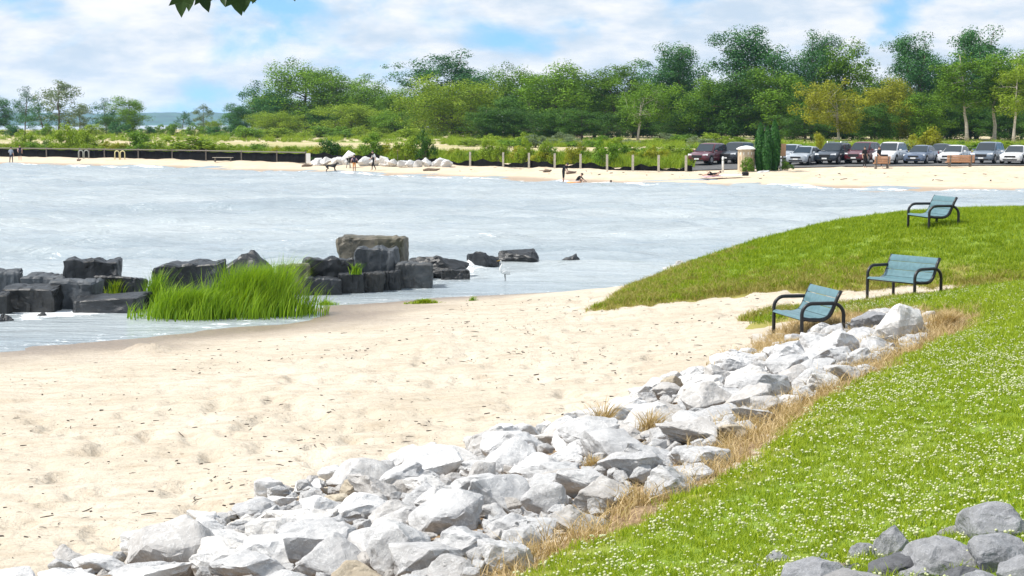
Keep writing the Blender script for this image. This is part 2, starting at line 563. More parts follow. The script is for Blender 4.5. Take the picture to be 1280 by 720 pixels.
SHORE_PX = [(-60, 204.6), (0, 206), (200, 210), (385, 216), (450, 218.5), (560, 222), (704, 227.5), (800, 231), (900, 233), (1000, 235), (1280, 239.5)]
SH = [at_z(a, b, 0) for a, b in SHORE_PX]
SHX = np.array([-300, -120] + [p.x for p in SH] + [70, 300])
SHY = np.array([330, 230] + [p.y for p in SH] + [108, 95])
def shore_s(X, Y):
    return (Y - np.interp(X, SHX, SHY)) * .82
def Hfar(X, Y):
    s = shore_s(X, Y)
    z = np.interp(s, [-40, -8, 0, 3, 9, 16, 22, 40, 120, 240, 300, 420, 480], [-1.3, -.5, 0, .22, .62, 1.02, 1.18, 1.25, 1.5, 2.2, 2.4, 2.4, -1.2])
    return z
def Hnear(X, Y):
    X = np.asarray(X, float); Y = np.asarray(Y, float)
    sh = X.shape
    P = np.stack([X.ravel(), Y.ravel()], 1)
    out = np.empty(len(P))
    for i in range(0, len(P), 20000):
        q = P[i:i + 20000]
        d2 = ((q[:, None, :] - _C[None, :, :2]) ** 2).sum(-1)
        out[i:i + 20000] = _tp(d2) @ _w[:_n] + _w[_n] + q @ _w[_n + 1:]
    z = np.clip(out, -1.3, 2.4).reshape(sh)
    r = np.hypot(X, Y)
    return np.where(Y > 0, z + (-1.3 - z) * sstep(60, 72, Y), z)
def H1(x, y):
    if y > 85: return float(Hfar(np.array([x]), np.array([y]))[0])
    return float(Hnear(np.array([x]), np.array([y]))[0])
def hit(px, py):
    """where the view ray of a pixel meets the near ground"""
    d = ray(px, py)
    t = np.linspace(4, 75, 700)
    z = Hnear(d.x * t, d.y * t)
    g = HE + d.z * t - z
    k = np.argmax(g < 0)
    if k == 0: k = len(t) - 1
    a, b = g[k - 1], g[k]
    tt = t[k - 1] + (t[k] - t[k - 1]) * a / (a - b)
    return Vector((d.x * tt, d.y * tt, HE + d.z * tt))
def poly_sd(P, poly):
    """signed distance, positive inside"""
    poly = np.asarray(poly, float)
    n = len(poly)
    best = np.full(len(P), 1e9); inside = np.zeros(len(P), bool)
    for i in range(n):
        a, b = poly[i], poly[(i + 1) % n]
        ab = b - a
        t = np.clip(((P - a) @ ab) / max(ab @ ab, 1e-9), 0, 1)
        d = np.hypot(*(P - a - t[:, None] * ab).T)
        best = np.minimum(best, d)
        c = ((a[1] > P[:, 1]) != (b[1] > P[:, 1]))
        xs = a[0] + (P[:, 1] - a[1]) * (b[0] - a[0]) / (b[1] - a[1] + 1e-12)
        inside ^= c & (P[:, 0] < xs)
    return np.where(inside, best, -best)
def hits(L): return [tuple(hit(*p)[:2]) for p in L]

EDGE_NEAR = [(640, 738), (690, 706), (760, 672), (820, 642), (880, 610), (925, 578), (970, 547), (1020, 514), (1070, 484), (1112, 464), (1150, 442), (1188, 424), (1216, 412), (1226, 396), (1212, 388), (1165, 392)]
STRIP = [(1110, 393), (1040, 396), (985, 401), (945, 404), (934, 400), (955, 391), (1000, 388), (1060, 384), (1120, 377), (1180, 371), (1200, 366)]
NEAR_POLY = hits(EDGE_NEAR + STRIP) + [(13, 33), (13.5, 39), (40, 40), (40, -30), (2.5, -30), (1.2, 2), (.5, 7)]
MOUND_POLY = hits([(742, 386), (760, 386), (800, 381), (850, 375), (900, 368), (940, 364), (985, 360), (1030, 361), (1078, 361), (1130, 357), (1200, 357)]) + \
    [(11.5, 34.5), (40, 34), (40, 56), (24, 57), (14, 54), (10, 52.5), (7, 50.2), (5.2, 48.6), (4.2, 46.5), (3.3, 43.5), (2.4, 40)]
ROCK_TOE = [(30, 726), (120, 704), (200, 682), (270, 655), (330, 626), (400, 604), (470, 590), (520, 572), (600, 556), (680, 540), (735, 522), (790, 500), (870, 466), (940, 446), (1000, 428), (1060, 408), (1115, 388), (1146, 388)]
ROCK_TOP = [(1158, 410), (1150, 432), (1105, 450), (1060, 474), (1010, 500), (950, 520), (905, 556), (870, 600), (835, 622), (770, 640), (700, 672), (640, 705), (590, 735)]
ROCK_POLY = hits(ROCK_TOE + ROCK_TOP) + hits([(300, 800), (0, 790)])
STRAW_POLY = hits([(640, 738), (690, 706), (760, 672), (820, 642), (880, 610), (925, 578), (970, 547), (1020, 514), (1070, 484), (1112, 464), (1150, 442), (1188, 424), (1222, 412), (1226, 390), (1150, 392), (1120, 385), (1060, 392), (1000, 404), (960, 424), (900, 455),
                   (960, 455), (1080, 430), (1060, 470), (1000, 495), (940, 515), (890, 550), (850, 600), (780, 630), (700, 670), (600, 735)])

# ------------------------------------------------------------------ near ground: beach sheet + lawn sheet
ang = np.concatenate([np.arange(-180, -26, 4.0), np.arange(-26, -17, .5), np.arange(-17, 17, .085), np.arange(17, 26, .5), np.arange(26, 181, 4.0)])
rad = [0.5]
while rad[-1] < 76: rad.append(rad[-1] * (1.0082 if rad[-1] > 8 else 1.03))
rad = np.array(rad)
AA, RR = np.meshgrid(np.radians(ang), rad)
GX, GY = RR * np.sin(AA), RR * np.cos(AA)
GZ = Hnear(GX, GY)
PTS = np.stack([GX.ravel(), GY.ravel()], 1)
lawn_sd = np.maximum(poly_sd(PTS, NEAR_POLY), poly_sd(PTS, MOUND_POLY)).reshape(GX.shape)
straw_sd = poly_sd(PTS, STRAW_POLY).reshape(GX.shape)
dry = 1 - sstep(0, .12, -GZ)
dents = fbm(GX * 1.1, GY * 1.1, 3) * .06 + np.minimum(0, fbm(GX * 2.6 + 9, GY * 2.6, 2) + .10) * .30 * sstep(.15, .4, GZ)
SZ = GZ + dents * np.clip(sstep(0, .25, GZ), .15, 1) * (1 - .7 * sstep(-.1, .3, lawn_sd))
# the little heap of sand by the water
hp = hit(182, 440)
SZ += .20 * np.exp(-(((GX - hp.x) / .38) ** 2 + ((GY - hp.y) / .45) ** 2)) * (1 + 1.2 * fbm(GX * 4, GY * 4, 3))
for (hx, hy, a_, r_) in [(545, 436, .10, .6), (560, 437, .06, .4), (420, 566, .05, .3), (120, 464, .07, .7)]:
    q = hit(hx, hy)
    SZ += a_ * np.exp(-(((GX - q.x) / r_) ** 2 + ((GY - q.y) / r_) ** 2))
nr, na = GX.shape
idx = np.arange(nr * na).reshape(nr, na)
QF = np.stack([idx[:-1, :-1], idx[:-1, 1:], idx[1:, 1:], idx[1:, :-1]], -1).reshape(-1, 4)[:, ::-1]
def add_attr(me, name, arr):
    a = me.attributes.new(name, 'FLOAT', 'POINT')
    a.data.foreach_set('value', np.asarray(arr, np.float32).ravel())
def sub_mesh(name, X, Y, Z, faces, mat, attrs, smooth=True):
    used = np.unique(faces)
    remap = np.full(X.size, -1); remap[used] = np.arange(len(used))
    V = np.stack([X.ravel(), Y.ravel(), Z.ravel()], 1)[used]
    me = mkmesh(name, V, remap[faces], [mat], smooth)
    for k, v in attrs.items(): add_attr(me, k, v.ravel()[used])
    return me
wet = 1 - sstep(.015, .14, GZ + fbm(GX * .6, GY * .6, 3) * .06)
rock_sd = poly_sd(PTS, ROCK_POLY).reshape(GX.shape)
straw = np.clip(np.maximum(.5 + straw_sd * 1.4, .5 + (rock_sd - .25) * 1.6), 0, 1)  # second term darkens the ground under the stones, painting in crevice shade
beach = mobj('beach', sub_mesh('beach', GX, GY, SZ, QF, M['sand'], {'wet': wet, 'straw': straw}))
tag(beach, 'pale sandy beach with footprints and scattered debris', 'beach', kind='structure')
wob = fbm(GX * 1.7, GY * 1.7, 4) * .35
LS = lawn_sd + wob
LZ = GZ + np.clip(LS * .35, -.12, .075) + fbm(GX * .8, GY * .8, 3) * .03
keep = (LS > -.5).ravel()[QF].any(1)
lawn = mobj('lawn', sub_mesh('lawn', GX, GY, LZ, QF[keep], M['lawn'], {'edge': 1 - sstep(.0, np.where(GY > 33, 2.6, .8), LS)}))
tag(lawn, 'mown green lawn with clover on the near bank and the mound', 'lawn', kind='structure')

# ------------------------------------------------------------------ lake
wa = np.concatenate([np.arange(-60, -22, 1.0), np.arange(-22, 22, .11), np.arange(22, 61, 1.0)])
wr = [26.0]
while wr[-1] < 330: wr.append(wr[-1] * 1.0052)
WA, WR = np.meshgrid(np.radians(wa), np.array(wr))
WX, WY = WR * np.sin(WA), WR * np.cos(WA)
wz = (fbm(WX * .17 + .08 * WY, WY * .62, 4, .55) * .55)
calm = sstep(0, 8, np.minimum(np.abs(WY - 36 - .25 * WX * 0), 30)) * 0 + 1
dep = np.where(WY < 75, -Hnear(WX, WY), 1.0)
wz = wz * np.clip(sstep(-.05, .8, dep), .12, 1) * (.35 + .65 * sstep(34, 52, WY))
FOAM_PX = [(586, 337, .9), (575, 343, .6), (604, 331, .5), (655, 337, .4), (690, 326, .5), (560, 350, .6), (100, 390, .8), (130, 388, .9), (60, 391, .8), (140, 368, .5), (30, 397, .6), (520, 358, .55), (450, 366, .45)]
foam = np.zeros_like(WX)
for (a, b, s) in FOAM_PX:
    p = at_z(a, b, 0)
    foam += .62 * s * np.exp(-(((WX - p.x) / .75) ** 2 + ((WY - p.y) / 1.1) ** 2))
foam += .34 * (1 - sstep(0, .05, np.abs(dep - .02))) * (WY < 75)
ss = shore_s(WX, WY)
foam += .62 * np.exp(-((ss + .6) / .8) ** 2)
foam = np.clip(foam, 0, 1.2) + .16 * sstep(.12, .22, wz)
# spray thrown up between the dark stones
sp_ = at_z(590, 338, 0)
wz += .16 * np.exp(-(((WX - sp_.x + .25) / .6) ** 2 + ((WY - sp_.y) / .5) ** 2)) * (1 + 2.5 * fbm(WX * 4, WY * 4, 4, .7))
# one low breaking crest
cr = at_z(620, 306, 0)
wz += .22 * np.exp(-(((WX - cr.x) / 3.0) ** 2 + ((WY - cr.y - .08 * (WX - cr.x)) / .6) ** 2))
foam += .12 * np.exp(-(((WX - cr.x) / 2.6) ** 2 + ((WY - cr.y + .3) / .5) ** 2))
nwr, nwa = WX.shape
wi = np.arange(nwr * nwa).reshape(nwr, nwa)
WQ = np.stack([wi[:-1, :-1], wi[:-1, 1:], wi[1:, 1:], wi[1:, :-1]], -1).reshape(-1, 4)[:, ::-1]
kp = ((ss < 6) & (dep > -.35)).ravel()[WQ].any(1)
lake = mobj('lake', sub_mesh('lake', WX, WY, wz, WQ[kp], M['water'], {'foam': foam}))
tag(lake, 'choppy pale grey blue lake bay', 'lake', kind='structure')
# the open lake beyond the peninsula and the bed under everything
def disk(name, r0, r1, z, mat, a0=-180, a1=180, n=72):
    V, Fc = [], []
    for i in range(n + 1):
        t = R(a0 + (a1 - a0) * i / n)
        V += [(r0 * math.sin(t), r0 * math.cos(t), z), (r1 * math.sin(t), r1 * math.cos(t), z)]
    for i in range(n): Fc.append((2 * i, 2 * i + 1, 2 * i + 3, 2 * i + 2))
    return mobj(name, mkmesh(name, V, Fc, [mat]))
ol = disk('open_lake', 560, 7000, -.02, M['water'], -75, 75)
add_attr(ol.data, 'foam', np.zeros(len(ol.data.vertices)))
tag(ol, 'open lake beyond the peninsula', 'lake', kind='structure')
lb = disk('ground', .01, 9000, -1.6, M['sand'])
add_attr(lb.data, 'wet', np.ones(len(lb.data.vertices))); add_attr(lb.data, 'straw', np.zeros(len(lb.data.vertices)))
tag(lb, 'ground and lake bed under the water', 'ground', kind='structure')

# ------------------------------------------------------------------ far land
fa = np.concatenate([np.arange(-60, -20, 1.0), np.arange(-20, 20, .12), np.arange(20, 61, 1.0)])
fr = [100.0]
while fr[-1] < 640: fr.append(fr[-1] * 1.0055)
FA, FR = np.meshgrid(np.radians(fa), np.array(fr))
FX, FY = FR * np.sin(FA), FR * np.cos(FA)
FS = shore_s(FX, FY)
FZ = Hfar(FX, FY)
LOT = sstep(137, 138.5, FY) * sstep(.085, .1, FX / FY)
rough_ = (1 - LOT) * fbm(FX * .35, FY * .35, 4) * .28 * sstep(4, 11, FS) * (1 - .8 * sstep(26, 40, FS))
FZ = FZ + rough_ + fbm(FX * .05, FY * .05, 3) * .25 * sstep(60, 120, FS)
nfr, nfa = FX.shape
fi = np.arange(nfr * nfa).reshape(nfr, nfa)
FQ = np.stack([fi[:-1, :-1], fi[:-1, 1:], fi[1:, 1:], fi[1:, :-1]], -1).reshape(-1, 4)[:, ::-1]
kp = (FS > -14).ravel()[FQ].any(1)
fsand = (1 - sstep(11, 15, FS + fbm(FX * .2, FY * .2, 3) * 5 - 9 * sstep(0, 12, FX)))
fwet = 1 - sstep(1.0, 3.2, FS + fbm(FX * .15, FY * .15, 3) * 1.5)
fl = mobj('far_shore', sub_mesh('far_shore', FX, FY, FZ, FQ[kp], M['field'], {'sand': fsand, 'wet': fwet}))
tag(fl, 'far sandy beach with the dry field behind it', 'beach', kind='structure')
def Hf(x, y): return H1(x, y)
# hills across the lake
hx = np.linspace(-3600, 3600, 330)
hv, hf = [], []
for i, x in enumerate(hx):
    top = 46 + 16 * float(fbm(np.array([x * .0016 + 3]), np.array([.3]), 4)[0]) + 3.5 * float(fbm(np.array([x * .03]), np.array([2.]), 3)[0])
    for (dy, zf) in ((0, 0), (40, .25), (200, .7), (420, 1.0), (900, .9), (1500, 0)):
        hv.append((x, 5400 + dy + 40 * math.sin(x * .002), top * zf + (2.2 * float(fbm(np.array([x * .05 + dy]), np.array([dy * .1]), 3)[0]) if 0 < zf else 0) - (1 if zf == 0 else 0)))
for i in range(len(hx) - 1):
    for j in range(5):
        a = i * 6 + j
        hf.append((a, a + 6, a + 7, a + 1))
M['hill'] = plain('wooded_hill', (.035, .085, .055), .95, var=.5, scale=.02)
tag(mobj('hills', mkmesh('hills', hv, hf, [M['hill']], True)), 'low wooded hills on the other side of the lake', 'hills', kind='structure')
# parking lot
def lotz(x, y): return Hf(x, y) + .06
pv, pf = [], []
PXS = list(range(850, 1440, 20))
for px in PXS:
    for k in range(8):
        Y = 138.5 + 3.4 * k; x = at_y(px, Y); pv.append((x, Y, lotz(x, Y)))
for i in range(len(PXS) - 1):
    for j in range(7):
        a = i * 8 + j; pf.append((a, a + 8, a + 9, a + 1))
tag(mobj('parking_lot', mkmesh('parking_lot', pv, pf, [M['asphalt']], True)), 'asphalt parking lot behind the far beach', 'parking lot', kind='structure')

# ------------------------------------------------------------------ stones
def rock_mesh(seed, pts=18, boxy=False, dims=(1, .8, .6), rough=.05, bev=.03, mat=None, jit=.14, crack=0.0, ribs=0.0):
    """angular stone: hull of random points, worn edges, broken surface"""
    r = random.Random(seed)
    bm = bmesh.new()
    P = []
    if boxy:
        for sx in (-1, 1):
            for sy in (-1, 1):
                for sz in (-1, 1):
                    P.append(Vector((sx * (1 - r.uniform(0, jit * 1.6)), sy * (1 - r.uniform(0, jit * 1.6)), sz * (1 - r.uniform(0, jit * 1.6)))) * .62)
        for i in range(pts):
            v = Vector((r.uniform(-1, 1), r.uniform(-1, 1), r.uniform(-1, 1))); ax = r.randrange(3); v[ax] = math.copysign(1, v[ax])
            P.append(v * .58)
    else:
        for i in range(pts):
            v = Vector((r.gauss(0, 1), r.gauss(0, 1), r.gauss(0, 1))).normalized()
            P.append(v * r.uniform(.72, 1.0))
    for p in P: bm.verts.new(p)
    res = bmesh.ops.convex_hull(bm, input=bm.verts)
    dead = [g for g in res['geom_interior'] + res['geom_unused'] if isinstance(g, bmesh.types.BMVert)]
    bmesh.ops.delete(bm, geom=list(set(dead)), context='VERTS')
    bmesh.ops.dissolve_limit(bm, angle_limit=R(14), verts=bm.verts, edges=bm.edges)
    bmesh.ops.bevel(bm, geom=list(bm.edges), offset=bev, segments=1 if bev < .06 else 3, profile=.5, affect='EDGES', clamp_overlap=True)
    bmesh.ops.triangulate(bm, faces=bm.faces)
    for k in range(5):
        lim = .15 if not boxy else .10
        E = [e for e in bm.edges if e.calc_length() > lim]
        if not E: break
        bmesh.ops.subdivide_edges(bm, edges=E, cuts=1)
        bmesh.ops.triangulate(bm, faces=bm.faces)
    bm.normal_update()
    o = Vector((r.uniform(0, 50), r.uniform(0, 50), r.uniform(0, 50)))
    off = []
    for v in bm.verts:
        c = v.co
        nz = mnoise.fractal(c * 1.7 + o, 1.0, 2.0, 4) * rough + (mnoise.ridged_multi_fractal(c * 3.2 + o, .9, 2.1, 4, 1.0, 2.0) - 1.2) * rough * .55
        if crack: nz -= crack * max(0, .15 - abs(mnoise.noise(Vector((c.x * 2.6, c.y * .6, c.z * .5)) * 1.4 + o))) / .15
        if ribs: nz += ribs * math.sin(c.x * 13 + 2 * mnoise.noise(c * 2 + o)) * max(0, v.normal.z + .35)
        off.append(c + v.normal * nz)
    for v, c in zip(bm.verts, off): v.co = c
    mn = [min(v.co[i] for v in bm.verts) for i in range(3)]; mx = [max(v.co[i] for v in bm.verts) for i in range(3)]
    for v in bm.verts:       # unit bounding box, base at z = 0
        v.co = Vector((((v.co.x - mn[0]) / (mx[0] - mn[0]) - .5) * dims[0], ((v.co.y - mn[1]) / (mx[1] - mn[1]) - .5) * dims[1], (v.co.z - mn[2]) / (mx[2] - mn[2]) * dims[2]))
    bm.normal_update()
    for f in bm.faces: f.smooth = True
    for e in bm.edges:
        if len(e.link_faces) == 2 and e.calc_face_angle(0) > R(18): e.smooth = False
    me = bpy.data.meshes.new('stone')
    bm.to_mesh(me); bm.free()
    me.materials.append(mat)
    return me
def set_mat(o, m):
    o.material_slots[0].link = 'OBJECT'
    o.material_slots[0].material = m

PROTO_A = [rock_mesh(100 + i, 11 + i % 8, False, (1, random.uniform(.6, .95), random.uniform(.5, .8)), random.uniform(.05, .09), .02 + .02 * (i % 3), M['lime']) for i in range(24)]
PROTO_R = [rock_mesh(200 + i, 28 + i, False, (1, random.uniform(.7, .95), random.uniform(.55, .75)), .06, .11, M['fieldstone']) for i in range(8)]

# revetment: stones placed by hand where one can be made out, the rest packed between them
HAND = [  # px, py (where its base meets the bank), width px, height px, material, label
    (494, 716, 84, 62, 'lime', 'large angular grey boulder with a shaded green-tinged front at the bottom edge'),
    (590, 704, 100, 44, 'lime', 'broad rounded grey boulder right of the angular one at the bottom edge'),
    (262, 620 + 92, 70, 38, 'lime_white', 'white boulder at the bottom edge left of centre in the stone row'),
    (85, 712, 56, 28, 'lime', 'isolated pale boulder at the left end of the stone row by the sand'),
    (440, 622, 36, 22, 'lime_tan', 'small tan blocky boulder on the beach side of the stone row'),
    (395, 706, 92, 50, 'lime', 'wide grey boulder with a flat top near the bottom edge'),
    (560, 668, 100, 46, 'lime', 'long grey boulder lying across the middle of the stone row'),
    (600, 610, 42, 34, 'lime', 'tilted flat slab leaning in the middle of the stone row'),
    (545, 640 + 6, 62, 36, 'lime_white', 'white rounded boulder left of the tilted slab'),
    (650, 690 + 2, 60, 30, 'lime', 'low grey boulder at the turf edge near the bottom'),
    (682, 646, 62, 40, 'lime', 'grey hollowed boulder with a dark gap under its right side'),
    (790, 606, 74, 44, 'lime', 'broad grey boulder beside the brown straw bank'),
    (868, 560, 88, 38, 'lime', 'overhanging pale slab jutting out over the straw'),
    (740, 566, 80, 42, 'lime', 'veined grey boulder below the tall dry grass tuft'),
    (880, 520, 70, 42, 'lime', 'pale angular boulder halfway up the stone row'),
    (960, 505, 70, 40, 'lime', 'pale grey boulder by the turf where the row narrows'),
    (1128, 428, 62, 48, 'lime_white', 'peaked white boulder standing at the far end of the stone row'),
    (1092, 418, 50, 28, 'fieldstone', 'darker grey slab behind the peaked white boulder'),
    (1050, 450, 72, 36, 'lime_white', 'white layered boulder left of the peaked boulder'),
    (985, 462, 60, 30, 'lime_white', 'wide white boulder among the stones below the near bench'),
    (900, 486, 46, 30, 'lime', 'squarish grey boulder at the beach edge below the straw'),
    (842, 492, 34, 22, 'lime_tan', 'small tan boulder beside the green weed in the stones'),
]
def px_size(p): return p.y / F       # metres per pixel at this distance
placed = []
rock_n = 0
def put_stone(p, w, h, d, mat, label, group=None, proto=None, rz=None, sink=.25, tilt=.25, name='boulder', cat='rock', rr=random):
    global rock_n
    me = proto or PROTO_A[rr.randrange(len(PROTO_A))]
    o = mobj(name, me)
    bb = me['bb'] if 'bb' in me else None
    xs = [v.co for v in me.vertices]
    dx = max(c.x for c in xs) - min(c.x for c in xs); dy = max(c.y for c in xs) - min(c.y for c in xs); dz = max(c.z for c in xs)
    o.scale = (w / dx, d / dy, h / dz)
    o.rotation_euler = (rr.uniform(-tilt, tilt), rr.uniform(-tilt, tilt), rr.uniform(-.5, .5) + (math.pi if rr.random() < .5 else 0) if rz is None else rz)
    o.location = (p[0], p[1], p[2] - sink * h)
    set_mat(o, mat)
    tag(o, label, cat, group)
    rock_n += 1
    return o
for (px, py, wpx, hpx, mk, lab) in HAND:
    p = hit(px, py)
    s = px_size(p)
    w = wpx * s; h = hpx * s * 1.15
    c = Vector((p.x, p.y + w * .3, p.z))
    put_stone(c, w, h, w * random.uniform(.7, .9), M[mk], lab, 'boulders with a look of their own in the stone row', tilt=.15, sink=.12)
    placed.append((c.x, c.y, w * .42))
RP = np.array(ROCK_POLY)
bx0, by0, bx1, by1 = RP[:, 0].min(), RP[:, 1].min(), RP[:, 0].max(), RP[:, 1].max()
rr = random.Random(5)
grp = 'pale boulders packed in the stone row'
cnt = 0
TOE_W, TOP_W = np.array(hits(ROCK_TOE)), np.array(hits(ROCK_TOP))
def sd_side(x, y):
    a = np.hypot(TOE_W[:, 0] - x, TOE_W[:, 1] - y).min(); b = np.hypot(TOP_W[:, 0] - x, TOP_W[:, 1] - y).min()
    return a / (a + b + 1e-6)
for tries in range(30000):
    x, y = rr.uniform(bx0, bx1), rr.uniform(max(by0, 9.5), by1)
    sd = float(poly_sd(np.array([[x, y]]), RP)[0])
    if sd < -.05: continue
    if abs(x / y) > .36: continue
    big = tries < 9000
    w = rr.uniform(.36, .78) * (1 - .25 * sstep(18, 30, y)) if big else rr.uniform(.2, .38)
    if sd < .4: w *= .7
    if any((x - a) ** 2 + (y - b) ** 2 < ((w * .40 + c)) ** 2 * (.80 if big else .72) for a, b, c in placed): continue
    z = H1(x, y)
    # beach side whiter, turf side greyer
    t = rr.random()
    left = -.42 * x + .1 * y
    sv = sd_side(x, y)
    mk = 'lime_white' if t < .92 - .95 * sv else ('lime' if t < .95 or w > .45 else 'lime_tan')
    mat = M[mk]
    tone = {'lime_white': 'white', 'lime': 'grey', 'lime_tan': 'tan'}[mk]
    size = 'large' if w > .6 else ('medium' if w > .38 else 'small')
    sidew = 'on the beach side' if sd_side(x, y) < .36 else ('on the turf side' if sd_side(x, y) > .68 else 'in the middle')
    zone = 'near the bottom edge' if y < 14.5 else ('left of the tall dry tuft' if y < 18.5 else ('around the dry grass tufts' if y < 22 else ('below the nearest bench' if y < 27 else 'by the peaked white boulder')))
    put_stone((x, y, z), w, w * rr.uniform(.42, .68), w * rr.uniform(.7, 1.0), mat, '%s %s boulder %s of the row %s' % (size, tone, sidew, zone), grp, sink=.26 if big else .1, tilt=.35, rr=rr)
    placed.append((x, y, w * .40)); cnt += 1
    if cnt > 275: break
RUB = [(random.uniform(bx0, bx1), random.uniform(max(by0, 9.5), by1)) for _ in range(9000)]
RUB = np.array([p for p in RUB if abs(p[0] / p[1]) < .36])
RUB = RUB[poly_sd(RUB, RP) > .05]
# dark stones bottom right, close to the camera
NEARR = [  # px, py top, width px, height px, material, label
    (972, 690, 36, 30, 'fieldstone', 'small rounded grey stone at the left end of the near dark stone pile'),
    (950, 708, 34, 20, 'fieldstone', 'lowest small grey stone left of the brown one in the near pile'),
    (1022, 706, 84, 30, 'fieldstone_tan', 'brown low stone at the bottom edge of the near pile'),
    (1030, 694, 34, 22, 'fieldstone', 'small grey stone behind the brown one in the near pile'),
    (1112, 660, 44, 60, 'fieldstone', 'upright grey stone standing at the back of the near pile'),
    (1082, 680, 40, 34, 'fieldstone', 'pale mottled stone leaning left of the upright stone'),
    (1135, 694, 90, 42, 'fieldstone_dark', 'long dark stone lying across the front of the near pile'),
    (1160, 708, 70, 30, 'fieldstone', 'light grey stone at the bottom edge below the long dark stone'),
    (1180, 680, 110, 56, 'fieldstone', 'big flat-topped grey stone in the middle of the near pile'),
    (1196, 660, 44, 26, 'fieldstone', 'small speckled stone wedged behind the flat-topped stone'),
    (1246, 634, 96, 60, 'fieldstone', 'largest layered grey stone at the top right of the near pile'),
    (1254, 674, 80, 60, 'fieldstone', 'pale rounded boulder at the right edge below the layered stone'),
    (1160, 674, 40, 18, 'fieldstone_dark', 'small black stone between the upright and the flat-topped stones'),
    (1070, 708, 50, 24, 'fieldstone_dark', 'small dark stone at the bottom edge between brown and black stones'),
    (1215, 712, 70, 36, 'fieldstone_dark', 'dark stone at the bottom edge under the flat-topped stone'),
    (1290, 700, 70, 50, 'fieldstone', 'grey stone cut by the right edge at the bottom'),
]
for (px, pt, wpx, hpx, mk, lab) in NEARR:
    p = hit(px, pt + hpx * .9)
    s = px_size(p)
    w, h = wpx * s * 1.08, hpx * s * 1.1
    put_stone((p.x, p.y + .22 * w, p.z), w, h, w * random.uniform(.75, .95), M[mk], lab, 'stones of the near dark pile', proto=PROTO_R[random.randrange(8)], sink=.12, tilt=.12)
for i in range(26):
    px = rr.uniform(930, 1420); py = 722 + rr.uniform(6, 120)
    p = hit(px, py); w = rr.uniform(.25, .5)
    put_stone(p, w, w * .6, w * .85, M['fieldstone'], 'grey stone in the near pile below the edge of the picture', 'stones below the frame edge', proto=PROTO_R[i % 8], tilt=.2, rr=rr)

# the old breakwater of dark quarry blocks
BLK = [  # x0, x1, y top, y base, material, label, distance or None (from base)
    (-20, 27, 336, 372, 'block_grey', 'grey block at the left edge standing in the back of the breakwater', 43.5),
    (26, 84, 342, 366, 'block_grey', 'low grey slab behind the front blocks near the left edge', 43.5),
    (80, 148, 321, 358, 'block', 'big glossy black block with a grooved top in the left breakwater', 43.6),
    (-2, 72, 357, 391, 'block', 'black front block at the waterline near the left edge', 41.2),
    (-24, 12, 366, 393, 'block', 'black block cut by the left edge at the waterline', 40.6),
    (60, 120, 348, 385, 'block_grey', 'slate grey block with a flat light face in the front row', 41.8),
    (92, 180, 369, 392, 'block', 'low dark slab lying in the water left of the reeds', 41.0),
    (118, 176, 344, 374, 'block', 'small black block tucked behind the low slab', 43.0),
    (196, 284, 326, 362, 'block', 'broad black block with a jagged wet top behind the reeds', 44.4),
    (274, 350, 313, 352, 'block', 'rounded dark block rising behind the tall reeds', 45.5),
    (344, 386, 328, 356, 'block_tan', 'small brown-black block between rounded block and ribbed block', 45.8),
    (380, 444, 319, 356, 'block', 'ribbed black block left of the raised slab', 46.6),
    (424, 511, 293, 342, 'block_tan', 'largest raised slab with a tan top at the end of the breakwater', 49.6),
    (442, 498, 306, 346, 'block_grey', 'dark block propped in front of the raised slab', 47.8),
    (378, 426, 345, 366, 'block', 'long low black block at the waterline right of the reeds', 45.6),
    (422, 456, 341, 363, 'block', 'squared black block second along the low front row', 46.0),
    (452, 480, 339, 360, 'block', 'small squared black block third along the low front row', 46.4),
    (474, 502, 337, 358, 'block', 'narrow black block fourth along the low front row', 46.9),
    (494, 541, 327, 357, 'block_grey', 'grey-faced end block of the low front row', 47.4),
    (508, 584, 319, 348, 'block', 'sloping wet rock awash past the end of the breakwater', 51.0),
    (552, 588, 336, 350, 'block', 'thin dark rock lying in the surf', 50.0),
    (584, 624, 314, 336, 'block', 'pointed dark rock breaking the surf', 53.8),
    (616, 673, 311, 334, 'block', 'angular black rock beyond the surf', 54.6),
    (702, 729, 317, 330, 'block', 'small lone black rock farthest out in the water', 55.8),
    (44, 62, 391, 398, 'block', 'tiny dark stone in the foam near the left edge', 40.2),
    (-4, 13, 393, 405, 'block', 'small dark stone in the shallows at the left edge', 39.2),
]
for i, (x0, x1, yt, yb, mk, lab, D) in enumerate(BLK):
    s = D / F
    w = (x1 - x0) * s
    ztop = HE - (yt - HORIZON) * s
    h = ztop + .3
    low = (yb - yt) < 25 or w < .7
    bx_ = w > .55 and i not in (9, 19, 21, 22, 23)
    me = rock_mesh(300 + i, 5 if bx_ else 13, bx_, (1, 1, 1), .045 if i < 19 else .07, .045, M[mk], crack=.05, ribs=(.012 if i == 12 else .03) if i in (2, 8, 11, 12, 13) else 0)
    o = mobj('breakwater_stone', me)
    d = min(max(w * .75, .5), 1.5)
    o.scale = (w * 1.04, d, h)
    o.location = (at_y((x0 + x1) / 2, D), D + d * .25, -.3)
    o.rotation_euler = (random.uniform(-.05, .05), random.uniform(-.06, .06) if i != 12 else -.05, random.uniform(-.12, .12))
    tag(o, lab, 'rock', 'dark stones of the old breakwater')
